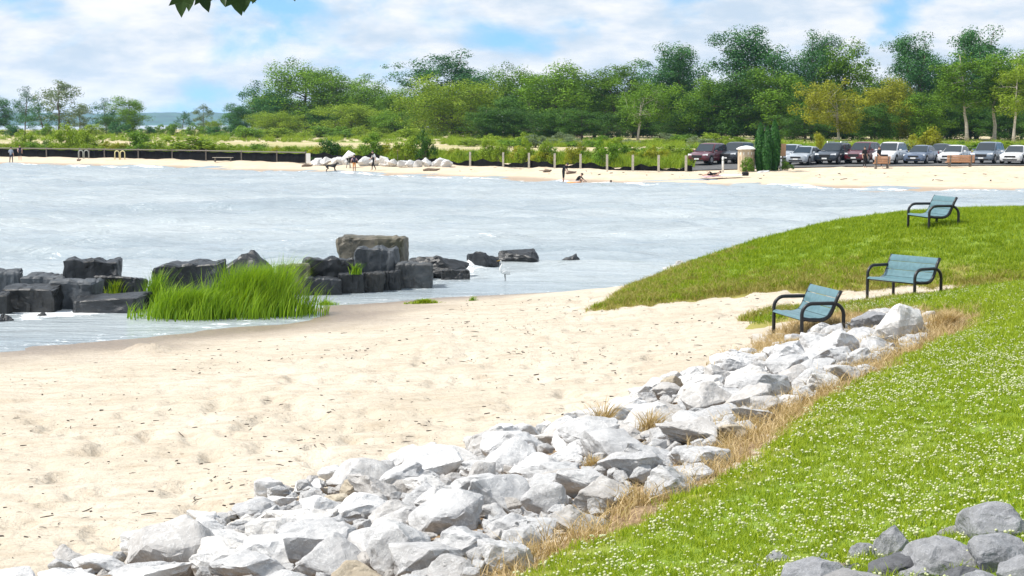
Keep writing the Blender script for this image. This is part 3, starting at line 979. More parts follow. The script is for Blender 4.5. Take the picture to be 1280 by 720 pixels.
# light stones along the shore of the mound and the far beach
for i, (px, py, w, lab) in enumerate([(838, 339, .5, 'pale stone on the waterline at the left foot of the grassy mound'), (850, 336, .35, 'small pale stone beside the one at the left foot of the mound'),
                                      (945, 308, .55, 'pale stone on the water side of the mound below the far bench'), (962, 303, .5, 'white stone at the water behind the mound crest'), (978, 298, .55, 'grey stone highest along the mound shore')]):
    D = [46.5, 47, 50, 50.6, 51.2][i]
    x = at_y(px, D); z = H1(x, D)
    zt = HE - (py - HORIZON - 5) * D / F
    put_stone((x, D, z), w, max(.3, zt - z + .05), w * .8, M['lime'], lab, 'stones on the mound shore', sink=.05)
for i in range(15):
    px = [398, 409, 422, 432, 455, 470, 482, 492, 503, 512, 523, 535, 545, 552, 560][i]
    Y = float(np.interp(at_y(px, 160), SHX, SHY)) + 10.5 + rr.uniform(-.6, .6)
    x = at_y(px, Y); w = rr.uniform(.8, 1.35)
    put_stone((x, Y, Hf(x, Y)), w, w * .75, w * .8, M['lime_white'], 'white boulder in the row along the far beach behind the dog', 'white boulders on the far beach', sink=.15, rr=rr)

# ------------------------------------------------------------------ plants: scatter helper (geometry nodes, for what nobody could count)
def blade_clump(name, n, r, hmin, hmax, w, lean, mat, seed, seg=2):
    q = random.Random(seed)
    V, Fc, T = [], [], []
    for i in range(n):
        a, rad_ = q.uniform(0, 6.283), r * math.sqrt(q.random())
        x, y = rad_ * math.cos(a), rad_ * math.sin(a)
        h = q.uniform(hmin, hmax); la = q.uniform(0, 6.283); l = h * q.uniform(.1, lean)
        fa_ = q.uniform(0, 3.1416); dx, dy = math.cos(fa_) * w / 2, math.sin(fa_) * w / 2
        t = q.random()
        b = len(V)
        for k in range(seg + 1):
            u = k / seg; ww = (1 - u) ** .7
            cx, cy, cz = x + math.cos(la) * l * u * u, y + math.sin(la) * l * u * u, h * u * (1 - .15 * u)
            if k == seg: V.append((cx, cy, cz)); T.append(t)
            else:
                V += [(cx - dx * ww, cy - dy * ww, cz), (cx + dx * ww, cy + dy * ww, cz)]; T += [t, t]
        for k in range(seg - 1): Fc.append((b + 2 * k, b + 2 * k + 1, b + 2 * k + 3, b + 2 * k + 2))
        Fc.append((b + 2 * seg - 2, b + 2 * seg - 1, b + 2 * seg))
    me = mkmesh(name, V, Fc, [mat])
    add_attr(me, 'tint', T)
    return me
def flower_mesh(seed):
    q = random.Random(seed)
    V, Fc = [], []
    bm = bmesh.new(); bmesh.ops.create_icosphere(bm, subdivisions=1, radius=1)
    base = [v.co.copy() for v in bm.verts]; fs = [[v.index for v in f.verts] for f in bm.faces]; bm.free()
    for k in range(3):
        cx, cy, h, r = q.uniform(-.07, .07), q.uniform(-.07, .07), q.uniform(.045, .085), q.uniform(.009, .014)
        b = len(V)
        V += [(cx + c.x * r, cy + c.y * r, h + c.z * r * .8) for c in base]
        Fc += [[i + b for i in f] for f in fs]
    me = mkmesh('clover', V, Fc, [M['clover']], True)
    add_attr(me, 'tint', [q.random() for _ in V])
    return me
def scatter(name, protos, pos, scale, rot=None, label='', cat='grass'):
    pc = bpy.data.collections.new(name + '_kinds')
    for me in protos:
        pc.objects.link(bpy.data.objects.new(me.name, me))
    n = len(pos)
    me = bpy.data.meshes.new(name)
    me.vertices.add(n)
    me.vertices.foreach_set('co', np.asarray(pos, np.float32).ravel())
    add_attr(me, 'sc', scale)
    e = np.zeros((n, 3), np.float32); e[:, 2] = rng.random(n) * 6.283
    e[:, 0] = rng.normal(0, .12, n); e[:, 1] = rng.normal(0, .12, n)
    a = me.attributes.new('rot', 'FLOAT_VECTOR', 'POINT'); a.data.foreach_set('vector', e.ravel())
    a = me.attributes.new('pick', 'INT', 'POINT'); a.data.foreach_set('value', rng.integers(0, len(protos), n).astype(np.int32))
    o = mobj(name, me)
    ng = bpy.data.node_groups.new(name, 'GeometryNodeTree')
    ng.interface.new_socket('Geometry', in_out='INPUT', socket_type='NodeSocketGeometry')
    ng.interface.new_socket('Geometry', in_out='OUTPUT', socket_type='NodeSocketGeometry')
    gi, go = ng.nodes.new('NodeGroupInput'), ng.nodes.new('NodeGroupOutput')
    ci = ng.nodes.new('GeometryNodeCollectionInfo')
    ci.inputs['Collection'].default_value = pc
    ci.inputs['Separate Children'].default_value = True
    ci.inputs['Reset Children'].default_value = True
    ip = ng.nodes.new('GeometryNodeInstanceOnPoints')
    ip.inputs['Pick Instance'].default_value = True
    def na(nm, t):
        k = ng.nodes.new('GeometryNodeInputNamedAttribute'); k.data_type = t; k.inputs['Name'].default_value = nm
        return [s for s in k.outputs if s.name == 'Attribute'][0]
    ng.links.new(gi.outputs[0], ip.inputs['Points'])
    ng.links.new(ci.outputs[0], ip.inputs['Instance'])
    ng.links.new(na('pick', 'INT'), ip.inputs['Instance Index'])
    ng.links.new(na('rot', 'FLOAT_VECTOR'), ip.inputs['Rotation'])
    ng.links.new(na('sc', 'FLOAT'), ip.inputs['Scale'])
    ng.links.new(ip.outputs[0], go.inputs[0])
    md = o.modifiers.new('scatter', 'NODES'); md.node_group = ng
    tag(o, label, cat, kind='stuff')
    return o
def sample(n, x0, x1, y0, y1):
    return np.stack([rng.uniform(x0, x1, n), rng.uniform(y0, y1, n)], 1)

LAWN_CL = [blade_clump('turf_clump', 46, .10, .03, .085, .007, .9, M['blade'], 400 + i) for i in range(5)]
MOUND_CL = [blade_clump('turf_clump', 40, .16, .04, .11, .012, .9, M['blade_mound'], 410 + i) for i in range(4)]
DRY_CL = [blade_clump('straw_clump', 40, .13, .05, .20, .008, 1.6, M['blade_dry'], 420 + i) for i in range(4)]
def lawn_points(n, x0, x1, y0, y1, sdmin):
    P = sample(n, x0, x1, y0, y1)
    P = P[np.abs(P[:, 0] / P[:, 1]) < .36]
    s = np.maximum(poly_sd(P, NEAR_POLY), poly_sd(P, MOUND_POLY)) + fbm(P[:, 0] * 1.7, P[:, 1] * 1.7, 4) * .35
    k = s > sdmin
    P, s = P[k], s[k]
    z = Hnear(P[:, 0], P[:, 1]) + np.clip(s * .35, -.12, .075) + fbm(P[:, 0] * .8, P[:, 1] * .8, 3) * .03 - .012
    return np.column_stack([P, z]), s
P, s = lawn_points(42000, -1, 12.5, 8, 31, -.02)
scatter('lawn_grass', LAWN_CL, P, (.75 + .6 * rng.random(len(P))) * (.8 + .5 * sstep(16, 28, P[:, 1])), label='short green grass covering the near lawn bank', cat='grass')
P, s = lawn_points(26000, 0, 20, 31, 54, .0)
scatter('mound_grass', MOUND_CL, P, .7 + .7 * rng.random(len(P)), label='green grass covering the mound with the benches', cat='grass')
P, s = lawn_points(46000, -1, 12.5, 8, 34, .12)
k = fbm(P[:, 0] * .55 + 4, P[:, 1] * .55, 4) + 1.1 * rng.random(len(P)) > .42
P = P[k]
scatter('clover_flowers', [flower_mesh(430 + i) for i in range(4)], P, .5 + .55 * rng.random(len(P)), label='white clover flowers dotted all over the near lawn', cat='flowers')
P = sample(9000, -1, 10, 9, 34)
s = poly_sd(P, STRAW_POLY); k = (s > -.08) & (np.abs(P[:, 0] / P[:, 1]) < .36)
P, s = P[k], s[k]
z = Hnear(P[:, 0], P[:, 1])
scatter('dry_straw', DRY_CL, np.column_stack([P, z]), .5 + .9 * rng.random(len(P)), label='dry brown straw and dead grass along the edge of the stone row', cat='straw')
P, s = lawn_points(16000, 0, 12, 33, 46, -.12)
k = (s < .9 * rng.random(len(s)) ** 2.5) | ((P[:, 0] < 8) & (s < 2.6 * rng.random(len(s)) ** 2))
P = P[k]
scatter('mound_edge_grass', [blade_clump('edge_clump', 40, .14, .05, .15, .011, 1.2, M['blade_olive'], 440 + i) for i in range(3)], P, .5 + .8 * rng.random(len(P)), label='yellowed dry grass along the eroded edge of the mound', cat='grass')
# small debris on the sand
def chip_mesh(seed):
    q = random.Random(seed); mb = MB()
    if seed % 3 == 0: mb.tube([(-.07, 0, .008), (0, .012, .012), (.08, 0, .008)], [.004, .007, .004], 5)
    else:
        n = 7; r = [q.uniform(.6, 1.2) for _ in range(n)]
        top = [(math.cos(6.283 * i / n) * r[i] * .036, math.sin(6.283 * i / n) * r[i] * .014, .007) for i in range(n)]
        bot = [(x * 1.15, y * 1.15, -.004) for x, y, z in top]
        mb.add(bot + top, [tuple(range(n, 2 * n))] + [(i, (i + 1) % n, n + (i + 1) % n, n + i) for i in range(n)])
    return mb.mesh('chip', M['debris'])
M['debris'] = plain('dark_debris', (.055, .04, .03), .9, var=.5, scale=3)
P = sample(11000, -14, 8, 12, 42)
z = Hnear(P[:, 0], P[:, 1])
k = (z > .12) & (np.abs(P[:, 0] / P[:, 1]) < .36) & (np.maximum(poly_sd(P, NEAR_POLY), poly_sd(P, MOUND_POLY)) < -.1) & (poly_sd(P, RP) < -.1) & \
    (fbm(P[:, 0] * .35 + 2, P[:, 1] * .5, 4) + .55 * rng.random(len(P)) > .33)
P, z = P[k], z[k]
dn = fbm(P[:, 0] * 1.1, P[:, 1] * 1.1, 3) * .05 * np.clip(sstep(0, .25, z), .15, 1)
scatter('beach_debris', [chip_mesh(i) for i in range(6)], np.column_stack([P, z + dn + .004]), .2 + .9 * rng.random(len(P)) ** 4, label='dark twigs and pebbles strewn over the sand', cat='debris')

scatter('rubble', PROTO_A[:10], np.column_stack([RUB, Hnear(RUB[:, 0], RUB[:, 1]) - .01]), .07 + .16 * rng.random(len(RUB)) ** 2, label='small broken stone filling the gaps of the stone row', cat='rubble')
# clumps of plants one can point at
def plant_mesh(n, rx, ry, hmin, hmax, w, lean, mat, seed, seg=4, wind=.25):
    q = random.Random(seed); V, Fc, T = [], [], []
    for i in range(n):
        a, rr_ = q.uniform(0, 6.283), min(1.35, abs(q.gauss(0, .62)))
        x, y = rx * rr_ * math.cos(a), ry * rr_ * math.sin(a)
        lump = mnoise.noise(Vector((x * 1.6 + seed, y * 1.6, seed * .7)))
        edge = max(.25, 1 - .42 * min(rr_, 1.15) ** 2 + .35 * lump)
        h = q.uniform(hmin, hmax) * edge
        la = q.uniform(0, 6.283); l = h * q.uniform(.05, lean)
        fa_ = q.uniform(0, 3.1416); dx, dy = math.cos(fa_) * w / 2, math.sin(fa_) * w / 2
        t = q.random(); b = len(V)
        for k in range(seg + 1):
            u = k / seg; ww = (1 - u) ** .6
            cx = x + math.cos(la) * l * u * u + wind * h * u * u; cy = y + math.sin(la) * l * u * u; cz = h * u * (1 - .12 * u * u)
            if k == seg: V.append((cx, cy, cz)); T.append(t)
            else: V += [(cx - dx * ww, cy - dy * ww, cz), (cx + dx * ww, cy + dy * ww, cz)]; T += [t, t]
        for k in range(seg - 1): Fc.append((b + 2 * k, b + 2 * k + 1, b + 2 * k + 3, b + 2 * k + 2))
        Fc.append((b + 2 * seg - 2, b + 2 * seg - 1, b + 2 * seg))
    me = mkmesh('plant', V, Fc, [mat]); add_attr(me, 'tint', T)
    return me
def plant(name, px, py, wpx, hpx, n, mat, label, cat, seed, bw=.02, lean=.5, ryf=.5, wind=.2, z=None, group=None):
    p = hit(px, py) if z is None else at_z(px, py, z)
    s = px_size(p)
    me = plant_mesh(n, wpx * s / 2, wpx * s / 2 * ryf, hpx * s * .55, hpx * s * 1.15, bw, lean, mat, seed, wind=wind)
    o = mobj(name, me, loc=(p.x, p.y, p.z - .02))
    return tag(o, label, cat, group)
plant('reed_clump', 316, 394, 140, 84, 4200, M['reed'], 'tall bright green clump of reeds at the water in front of the breakwater', 'reeds', 1, .022, .5, .6, .18, 0)
plant('reed_clump', 240, 398, 120, 52, 2600, M['reed'], 'lower left half of the green reed bed beside the dark slab', 'reeds', 2, .022, .6, .5, .2, 0)
plant('reed_clump', 192, 385, 46, 54, 420, M['reed'], 'narrow yellow-green weeds at the left end of the reed bed', 'reeds', 3, .022, .45, .6, .1, 0)
plant('weed', 408, 382, 44, 10, 260, M['reed'], 'low green weeds on the sand right of the reed bed', 'weeds', 4, .02, .9, .4)
plant('weed', 530, 379, 38, 9, 620, M['blade_mound'], 'flat patch of yellow-green weed on the wet sand beyond the breakwater', 'weeds', 5, .025, 1.2, .4)
plant('weed', 590, 376, 11, 8, 60, M['reed'], 'tiny green tuft on the wet sand near the egret', 'weeds', 6, .02, .9, .6)
plant('weed', 100, 352, 20, 16, 80, M['reed'], 'green weed sprouting between the black blocks near the left edge', 'weeds', 7, .025, .7, .5, .1, .45)
plant('weed', 143, 366, 26, 20, 110, M['blade_mound'], 'yellowish weed on the breakwater above the low slab', 'weeds', 8, .025, .7, .5, .1, .3)
plant('weed', 444, 342, 14, 16, 80, M['reed'], 'small green weed growing on the low front row of blocks', 'weeds', 9, .025, .7, .5, .1, .5)
plant('weed', 830, 497, 14, 22, 70, M['reed'], 'small green weed at the beach edge of the stones', 'weeds', 10, .012, .8, .6)
for i, (px, py, w, h, lab) in enumerate([(752, 545, 24, 58, 'tall tuft of dry straw-coloured grass in the stones'), (812, 548, 40, 44, 'bushy dry grass tuft right of the tallest tuft in the stones'),
                                         (742, 590, 30, 30, 'short dry grass tuft among the stones below the tall tuft'), (790, 575, 44, 30, 'spread dry grass among the stones near the straw bank'),
                                         (930, 455, 70, 18, 'low dry grass by the sand below the near bench'), (1040, 415, 90, 24, 'pale dry grass heap right of the near bench feet'),
                                         (990, 438, 60, 18, 'dry grass fringe between the near bench and the stones'), (1185, 412, 60, 30, 'brown dead grass patch on the turf beyond the peaked boulder'), (1100, 396, 50, 14, 'dry grass behind the far end of the stone row')]):
    plant('dry_grass', px, py, w, h, 240 if w < 50 else 900, M['blade_dry'], lab, 'dry grass', 20 + i, .012, .9, .8 if w < 50 else .6, .12, group='tufts of dry grass by the stones')

# ------------------------------------------------------------------ benches
def arc(cy, cz, r, a0, a1, n=7):
    return [(cy + r * math.cos(R(a0 + (a1 - a0) * i / n)), cz + r * math.sin(R(a0 + (a1 - a0) * i / n))) for i in range(n + 1)]
BL = 1.28
def make_bench():
    root = empty('park_bench')
    for sx in (-1, 1):
        x = sx * BL / 2
        loop = [(-.34, 0), (-.34, .2), (-.34, .46)] + arc(-.16, .48, .18, 180, 90) + [(.1, .66)] + arc(.18, .46, .20, 90, 0) + [(.38, .25), (.38, 0)]
        MB().tube([(x, y, z) for y, z in loop], .031, 10).obj('side_frame', M['frame'], root, True)
        rail = [(-.34, .415), (-.2, .395), (-.02, .39)] + arc(-.02, .60, .21, -90, -22, 6) + [(.27, .75), (.33, .86)]
        MB().tube([(x, y, z) for y, z in rail], .031, 10).obj('seat_rail', M['frame'], root, True)
        for y in (-.34, .38):
            MB().tube([(x, y, 0), (x, y, .012)], .05, 12).obj('foot', M['frame'], root)
    prof = [(-.365, .395), (-.355, .42), (-.33, .432), (-.2, .418), (-.02, .412)] + arc(-.02, .60, .188, -90, -22, 8) + [(.26, .76), (.312, .865)]
    # cut the curve into slats
    P2 = [Vector((p[0], p[1])) for p in prof]
    L = [0]
    for i in range(1, len(P2)): L.append(L[-1] + (P2[i] - P2[i - 1]).length)
    def at(t):
        for i in range(1, len(P2)):
            if t <= L[i] + 1e-9:
                u = (t - L[i - 1]) / (L[i] - L[i - 1])
                return P2[i - 1].lerp(P2[i], u)
        return P2[-1]
    cuts = [0, .175, .33, .48, .64, .82, L[-1]]
    for a, b in zip(cuts[:-1], cuts[1:]):
        n = 6; top, bot = [], []
        for i in range(n + 1):
            t = a + .005 + (b - a - .010) * i / n
            p = at(t); q = at(min(t + .004, L[-1])) - at(max(t - .004, 0)); q.normalize()
            nn = Vector((-q.y, q.x))
            e = .006 * (1 - (2 * i / n - 1) ** 2)
            top.append(p + nn * (.006 + e)); bot.append(p - nn * .012)
        ring = top + bot[::-1]
        V = []
        for x in (-BL / 2 + .012, BL / 2 - .012):
            V += [(x, p.x, p.y) for p in ring]
        k = len(ring)
        Fc = [tuple(range(k)), tuple(range(2 * k - 1, k - 1, -1))] + [(i, i + k, (i + 1) % k + k, (i + 1) % k) for i in range(k)]
        MB().add(V, Fc).obj('slat', M['slat'], root)
    for y, z in ((-.3, .385), (.0, .372), (.24, .66)):
        MB().tube([(-BL / 2, y, z), (BL / 2, y, z)], .016, 8).obj('cross_bar', M['frame'], root, True)
    return root
bench0 = make_bench()
BENCH = [  # front-left foot pixel, rotation (front faces), label
    (967, 419, R(-78), 'nearest teal slatted bench with black tube frame on the sand beside the stones', .84),
    (1084, 373, R(-57), 'middle teal slatted bench with black tube arms at the foot of the mound', .93),
    (1135, 289, R(-81), 'farthest teal slatted bench on top of the grassy mound by the water', 1.84),
]
for i, (px, py, rz, lab, z) in enumerate(BENCH):
    b = bench0 if i == 0 else copy_tree(bench0)
    p = at_z(px, py, z)
    if i: z = p.z
    m = Matrix.Rotation(rz, 3, 'Z')
    off = m @ Vector((-BL / 2, -.34, 0))
    b.rotation_euler = (0, 0, rz)
    cx, cy = p.x - off.x, p.y - off.y
    b.location = (cx, cy, z)
    tag(b, lab, 'bench', 'teal park benches')
    # concrete pad
    pad = MB().box((0, 0, 0), (1.9, 1.25, .24))
    g = max(H1(cx + dx, cy + dy) for dx in (-.5, .5) for dy in (-.5, .5))
    o = pad.obj('concrete_pad', M['concrete'], None, bevel=.02)
    o.location = (cx, cy, z - .12 - .003); o.rotation_euler = (0, 0, rz)
    tag(o, ['concrete pad under the nearest bench, half covered by sand', 'concrete pad under the middle bench', 'concrete pad under the farthest bench on the mound'][i], 'pad', 'concrete bench pads')

# ------------------------------------------------------------------ trees
def tree_proto(seed, h=14.0, crown_r=4.5, crown_base=.25, limbs=16, sub=4, clump_r=1.1, leaves=150, leaf=.34, trunk_r=.26, shape='round', lean=0.0, openness=0.0, forks=1):
    q = random.Random(seed)
    mb = MB()
    clumps = []
    def wob(p, a): return p + Vector((q.uniform(-a, a), q.uniform(-a, a), q.uniform(-a, a) * .3))
    for fk in range(forks):
        la = q.uniform(0, 6.283)
        lx = lean + (0 if forks == 1 else .13) 
        top = Vector((math.cos(la) * lx * h * (1 if forks > 1 else 0) + lean * h, math.sin(la) * lx * h * (1 if forks > 1 else 0), h * (.93 if fk == 0 else q.uniform(.7, .92))))
        n = 9; tp = []
        for i in range(n + 1):
            u = i / n
            p = Vector((top.x * u ** 1.3, top.y * u ** 1.3, top.z * u))
            tp.append(wob(p, .12 * u * (1 - u) * 4) if 0 < i < n else p)
        mb.tube(tp, [trunk_r * (1 - .85 * (i / n)) * (1.35 if i == 0 else 1) for i in range(n + 1)], 7)
        def tpt(u):
            k = min(int(u * n), n - 1); return tp[k].lerp(tp[k + 1], u * n - k)
        for i in range(limbs // forks):
            u = crown_base + (.97 - crown_base) * ((i + q.random()) / (limbs // forks))
            v = (u - crown_base) / (1 - crown_base)
            if shape == 'round': rad_ = crown_r * math.sin(math.pi * (.18 + .66 * v)) ** .7
            elif shape == 'cone': rad_ = crown_r * (1.02 - v) ** .8
            elif shape == 'vase': rad_ = crown_r * (.35 + .75 * v) * (1 if v < .8 else .75)
            else: rad_ = crown_r * (1 - .5 * v)
            rad_ *= q.uniform(.55, 1.12)
            a = q.uniform(0, 6.283)
            p0 = tpt(u * .93)
            end = p0 + Vector((math.cos(a) * rad_, math.sin(a) * rad_, rad_ * q.uniform(-.05, .65)))
            mid = wob(p0.lerp(end, .5), .25) + Vector((0, 0, rad_ * .08))
            r0 = trunk_r * (1 - .8 * u) * .55
            mb.tube([p0, mid, end], [r0, r0 * .6, r0 * .2], 5, False)
            for k in range(sub):
                w = q.uniform(.35, 1.0)
                bp = p0.lerp(mid, w * 2) if w < .5 else mid.lerp(end, w * 2 - 1)
                e2 = bp + Vector((q.gauss(0, 1), q.gauss(0, 1), q.gauss(.2, 1.0))) * rad_ * .30
                mb.tube([bp, e2], [r0 * .35, r0 * .12], 4, False)
                if q.random() > openness: clumps.append((e2, clump_r * q.uniform(.55, 1.2)))
            clumps.append((end, clump_r * q.uniform(.6, 1.1)))
        clumps.append((tp[-1], clump_r * 1.15)); clumps.append((tp[-2] + Vector((q.uniform(-.8, .8), q.uniform(-.8, .8), 0)), clump_r * 1.1))
    N = sum(int(leaves * (c[1] / clump_r) ** 2) for c in clumps)
    V = np.empty((N, 4, 3)); T = np.empty(N); k = 0
    g = np.random.default_rng(seed)
    for c, r in clumps:
        m = int(leaves * (r / clump_r) ** 2)
        d = g.normal(size=(m, 3)); d /= np.linalg.norm(d, axis=1)[:, None]
        rad_ = r * (.35 + .75 * g.random(m) ** .6)
        pos = np.array(c) + d * rad_[:, None] * np.array([1.05, 1.05, .95])
        nrm = d * 1.0 + g.normal(size=(m, 3)) * .38 + np.array([0, 0, .3]); nrm /= np.linalg.norm(nrm, axis=1)[:, None]
        ref = g.normal(size=(m, 3)); t1 = np.cross(nrm, ref); t1 /= np.linalg.norm(t1, axis=1)[:, None] + 1e-9
        t2 = np.cross(nrm, t1)
        sz = leaf * g.uniform(.55, 1.25, m)[:, None]
        V[k:k + m, 0] = pos - t1 * sz * .5; V[k:k + m, 1] = pos - t2 * sz * .32 + nrm * sz * .06
        V[k:k + m, 2] = pos + t1 * sz * .5 - nrm * sz * .08; V[k:k + m, 3] = pos + t2 * sz * .32 + nrm * sz * .06
        T[k:k + m] = np.clip(.5 + g.normal(0, .2) + g.normal(0, .17, m), 0, 1)
        k += m
    V = V[:k]; T = T[:k]
    me = mkmesh('crown', V.reshape(-1, 3), np.arange(k * 4).reshape(-1, 4), [LEAF['mid']])
    add_attr(me, 'tint', np.repeat(T, 4))
    zt = V[:, :, 2].max(); wd = np.percentile(np.abs(V[:, :, :2]), 98)
    return {'trunk': mb.mesh('trunk', M['bark'], True), 'crown': me, 'h': float(zt), 'r': float(wd)}
TP = {
    'broad': [tree_proto(10, 14, 4.4, .08, 30, 4, 1.25, 130, leaf=.30), tree_proto(11, 14, 5.0, .10, 28, 4, 1.35, 130, leaf=.30), tree_proto(12, 15, 4.2, .06, 32, 4, 1.2, 130, leaf=.30)],
    'tall': [tree_proto(20, 18, 4.4, .28, 38, 4, 1.15, 135, openness=.08, forks=2, leaf=.29), tree_proto(21, 18.5, 4.6, .3, 42, 4, 1.2, 130, openness=.1, forks=3, leaf=.29), tree_proto(22, 18, 4.2, .28, 36, 4, 1.1, 135, openness=.1, forks=2, leaf=.29)],
    'slender': [tree_proto(30, 15, 2.6, .38, 22, 3, .9, 110, trunk_r=.2, leaf=.26), tree_proto(31, 16, 2.4, .42, 20, 3, .9, 110, trunk_r=.19, leaf=.26, lean=.05)],
    'dome': [tree_proto(40, 11, 6.2, .05, 40, 4, 1.3, 130, leaf=.29), tree_proto(41, 9, 5.0, .04, 36, 4, 1.15, 125, leaf=.27)],
    'thin': [tree_proto(50, 12, 3.0, .2, 22, 3, .75, 70, trunk_r=.16, openness=.2, leaf=.27), tree_proto(51, 12, 3.4, .2, 24, 3, .8, 65, trunk_r=.15, openness=.2, leaf=.27, forks=2)],
    'low': [tree_proto(60, 9, 4.0, .3, 22, 4, .95, 110, trunk_r=.17, leaf=.27, forks=2), tree_proto(61, 8.5, 3.6, .3, 22, 4, .9, 110, trunk_r=.15, leaf=.27)],
}
def bush_proto(seed, h=2.2, r=1.5, n=26, leaves=90, leaf=.16, cr=.42):
    q = random.Random(seed); g = np.random.default_rng(seed); mb = MB(); cl = []
    for i in range(n):
        a, rr_ = q.uniform(0, 6.283), r * math.sqrt(q.random()) * .85
        z = h * (1 - .55 * (rr_ / r) ** 2) * q.uniform(.3, 1.0) - cr * .4
        e = Vector((rr_ * math.cos(a), rr_ * math.sin(a), max(z, cr * .5)))
        if i % 2 == 0: mb.tube([(e.x * .15, e.y * .15, 0), (e.x * .6, e.y * .6, e.z * .6), e], [.035, .02, .008], 5, False)
        cl.append((e, cr * q.uniform(.6, 1.25)))
    Vs, Ts = [], []
    for c, rc in cl:
        m = leaves
        d = g.normal(size=(m, 3)); d /= np.linalg.norm(d, axis=1)[:, None]
        pos = np.array(c) + d * (rc * (.3 + .8 * g.random(m) ** .7))[:, None] * np.array([1, 1, .9])
        nrm = d * .9 + g.normal(size=(m, 3)) * .4 + np.array([0, 0, .3]); nrm /= np.linalg.norm(nrm, axis=1)[:, None]
        t1 = np.cross(nrm, g.normal(size=(m, 3))); t1 /= np.linalg.norm(t1, axis=1)[:, None] + 1e-9
        t2 = np.cross(nrm, t1); sz = leaf * g.uniform(.6, 1.3, m)[:, None]
        Vs.append(np.stack([pos - t1 * sz * .5, pos - t2 * sz * .3, pos + t1 * sz * .5, pos + t2 * sz * .3], 1))
        Ts.append(np.clip(.5 + g.normal(0, .12) + g.normal(0, .2, m), 0, 1))
    V = np.concatenate(Vs); T = np.concatenate(Ts)
    V[:, :, 2] = np.maximum(V[:, :, 2], .01)
    me = mkmesh('foliage', V.reshape(-1, 3), np.arange(len(V) * 4).reshape(-1, 4), [LEAF['light']])
    add_attr(me, 'tint', np.repeat(T, 4))
    return {'trunk': mb.mesh('stems', M['bark'], True), 'crown': me, 'h': float(V[:, :, 2].max()), 'r': float(np.percentile(np.abs(V[:, :, :2]), 98))}
BP = [bush_proto(70 + i, h=2.2 + .3 * (i % 3), r=1.3 + .2 * (i % 2), n=24 + 4 * (i % 3)) for i in range(6)]
tree_i = 0
def put_tree(name, proto, x, y, z, h, w, leafmat, bark, label, cat, group=None, rz=None):
    """h: total height in metres, w: crown width in metres"""
    root = empty(name, (x, y, z - .05), random.uniform(0, 6.283) if rz is None else rz, (w / 2 / proto['r'], w / 2 / proto['r'], h / proto['h']))
    t = mobj('trunk' if cat == 'tree' else 'stem', proto['trunk'], root); c = mobj('crown' if cat == 'tree' else 'foliage', proto['crown'], root)
    set_mat(c, LEAF[leafmat]); set_mat(t, bark)
    tag(root, label, cat, group)
    return root
def tree_px(px, top, wpx, D, kind, leafmat, label, group=None, bark='bark', name=None, k=None, rz=None):
    global tree_i
    L = TP[kind]; pr = L[(tree_i if k is None else k) % len(L)]; tree_i += 1
    x = at_y(px, D); z = Hf(x, D)
    ztop = HE + (HORIZON - top) / F * D
    return put_tree(name or {'broad': 'broadleaf_tree', 'tall': 'tall_tree', 'slender': 'slender_tree', 'dome': 'dome_tree', 'thin': 'sparse_tree', 'low': 'spreading_tree'}[kind],
                    pr, x, D, z, ztop - z, wpx / F * D, leafmat, M[bark], label, 'tree', group, rz)
GT = 'trees of the woods'
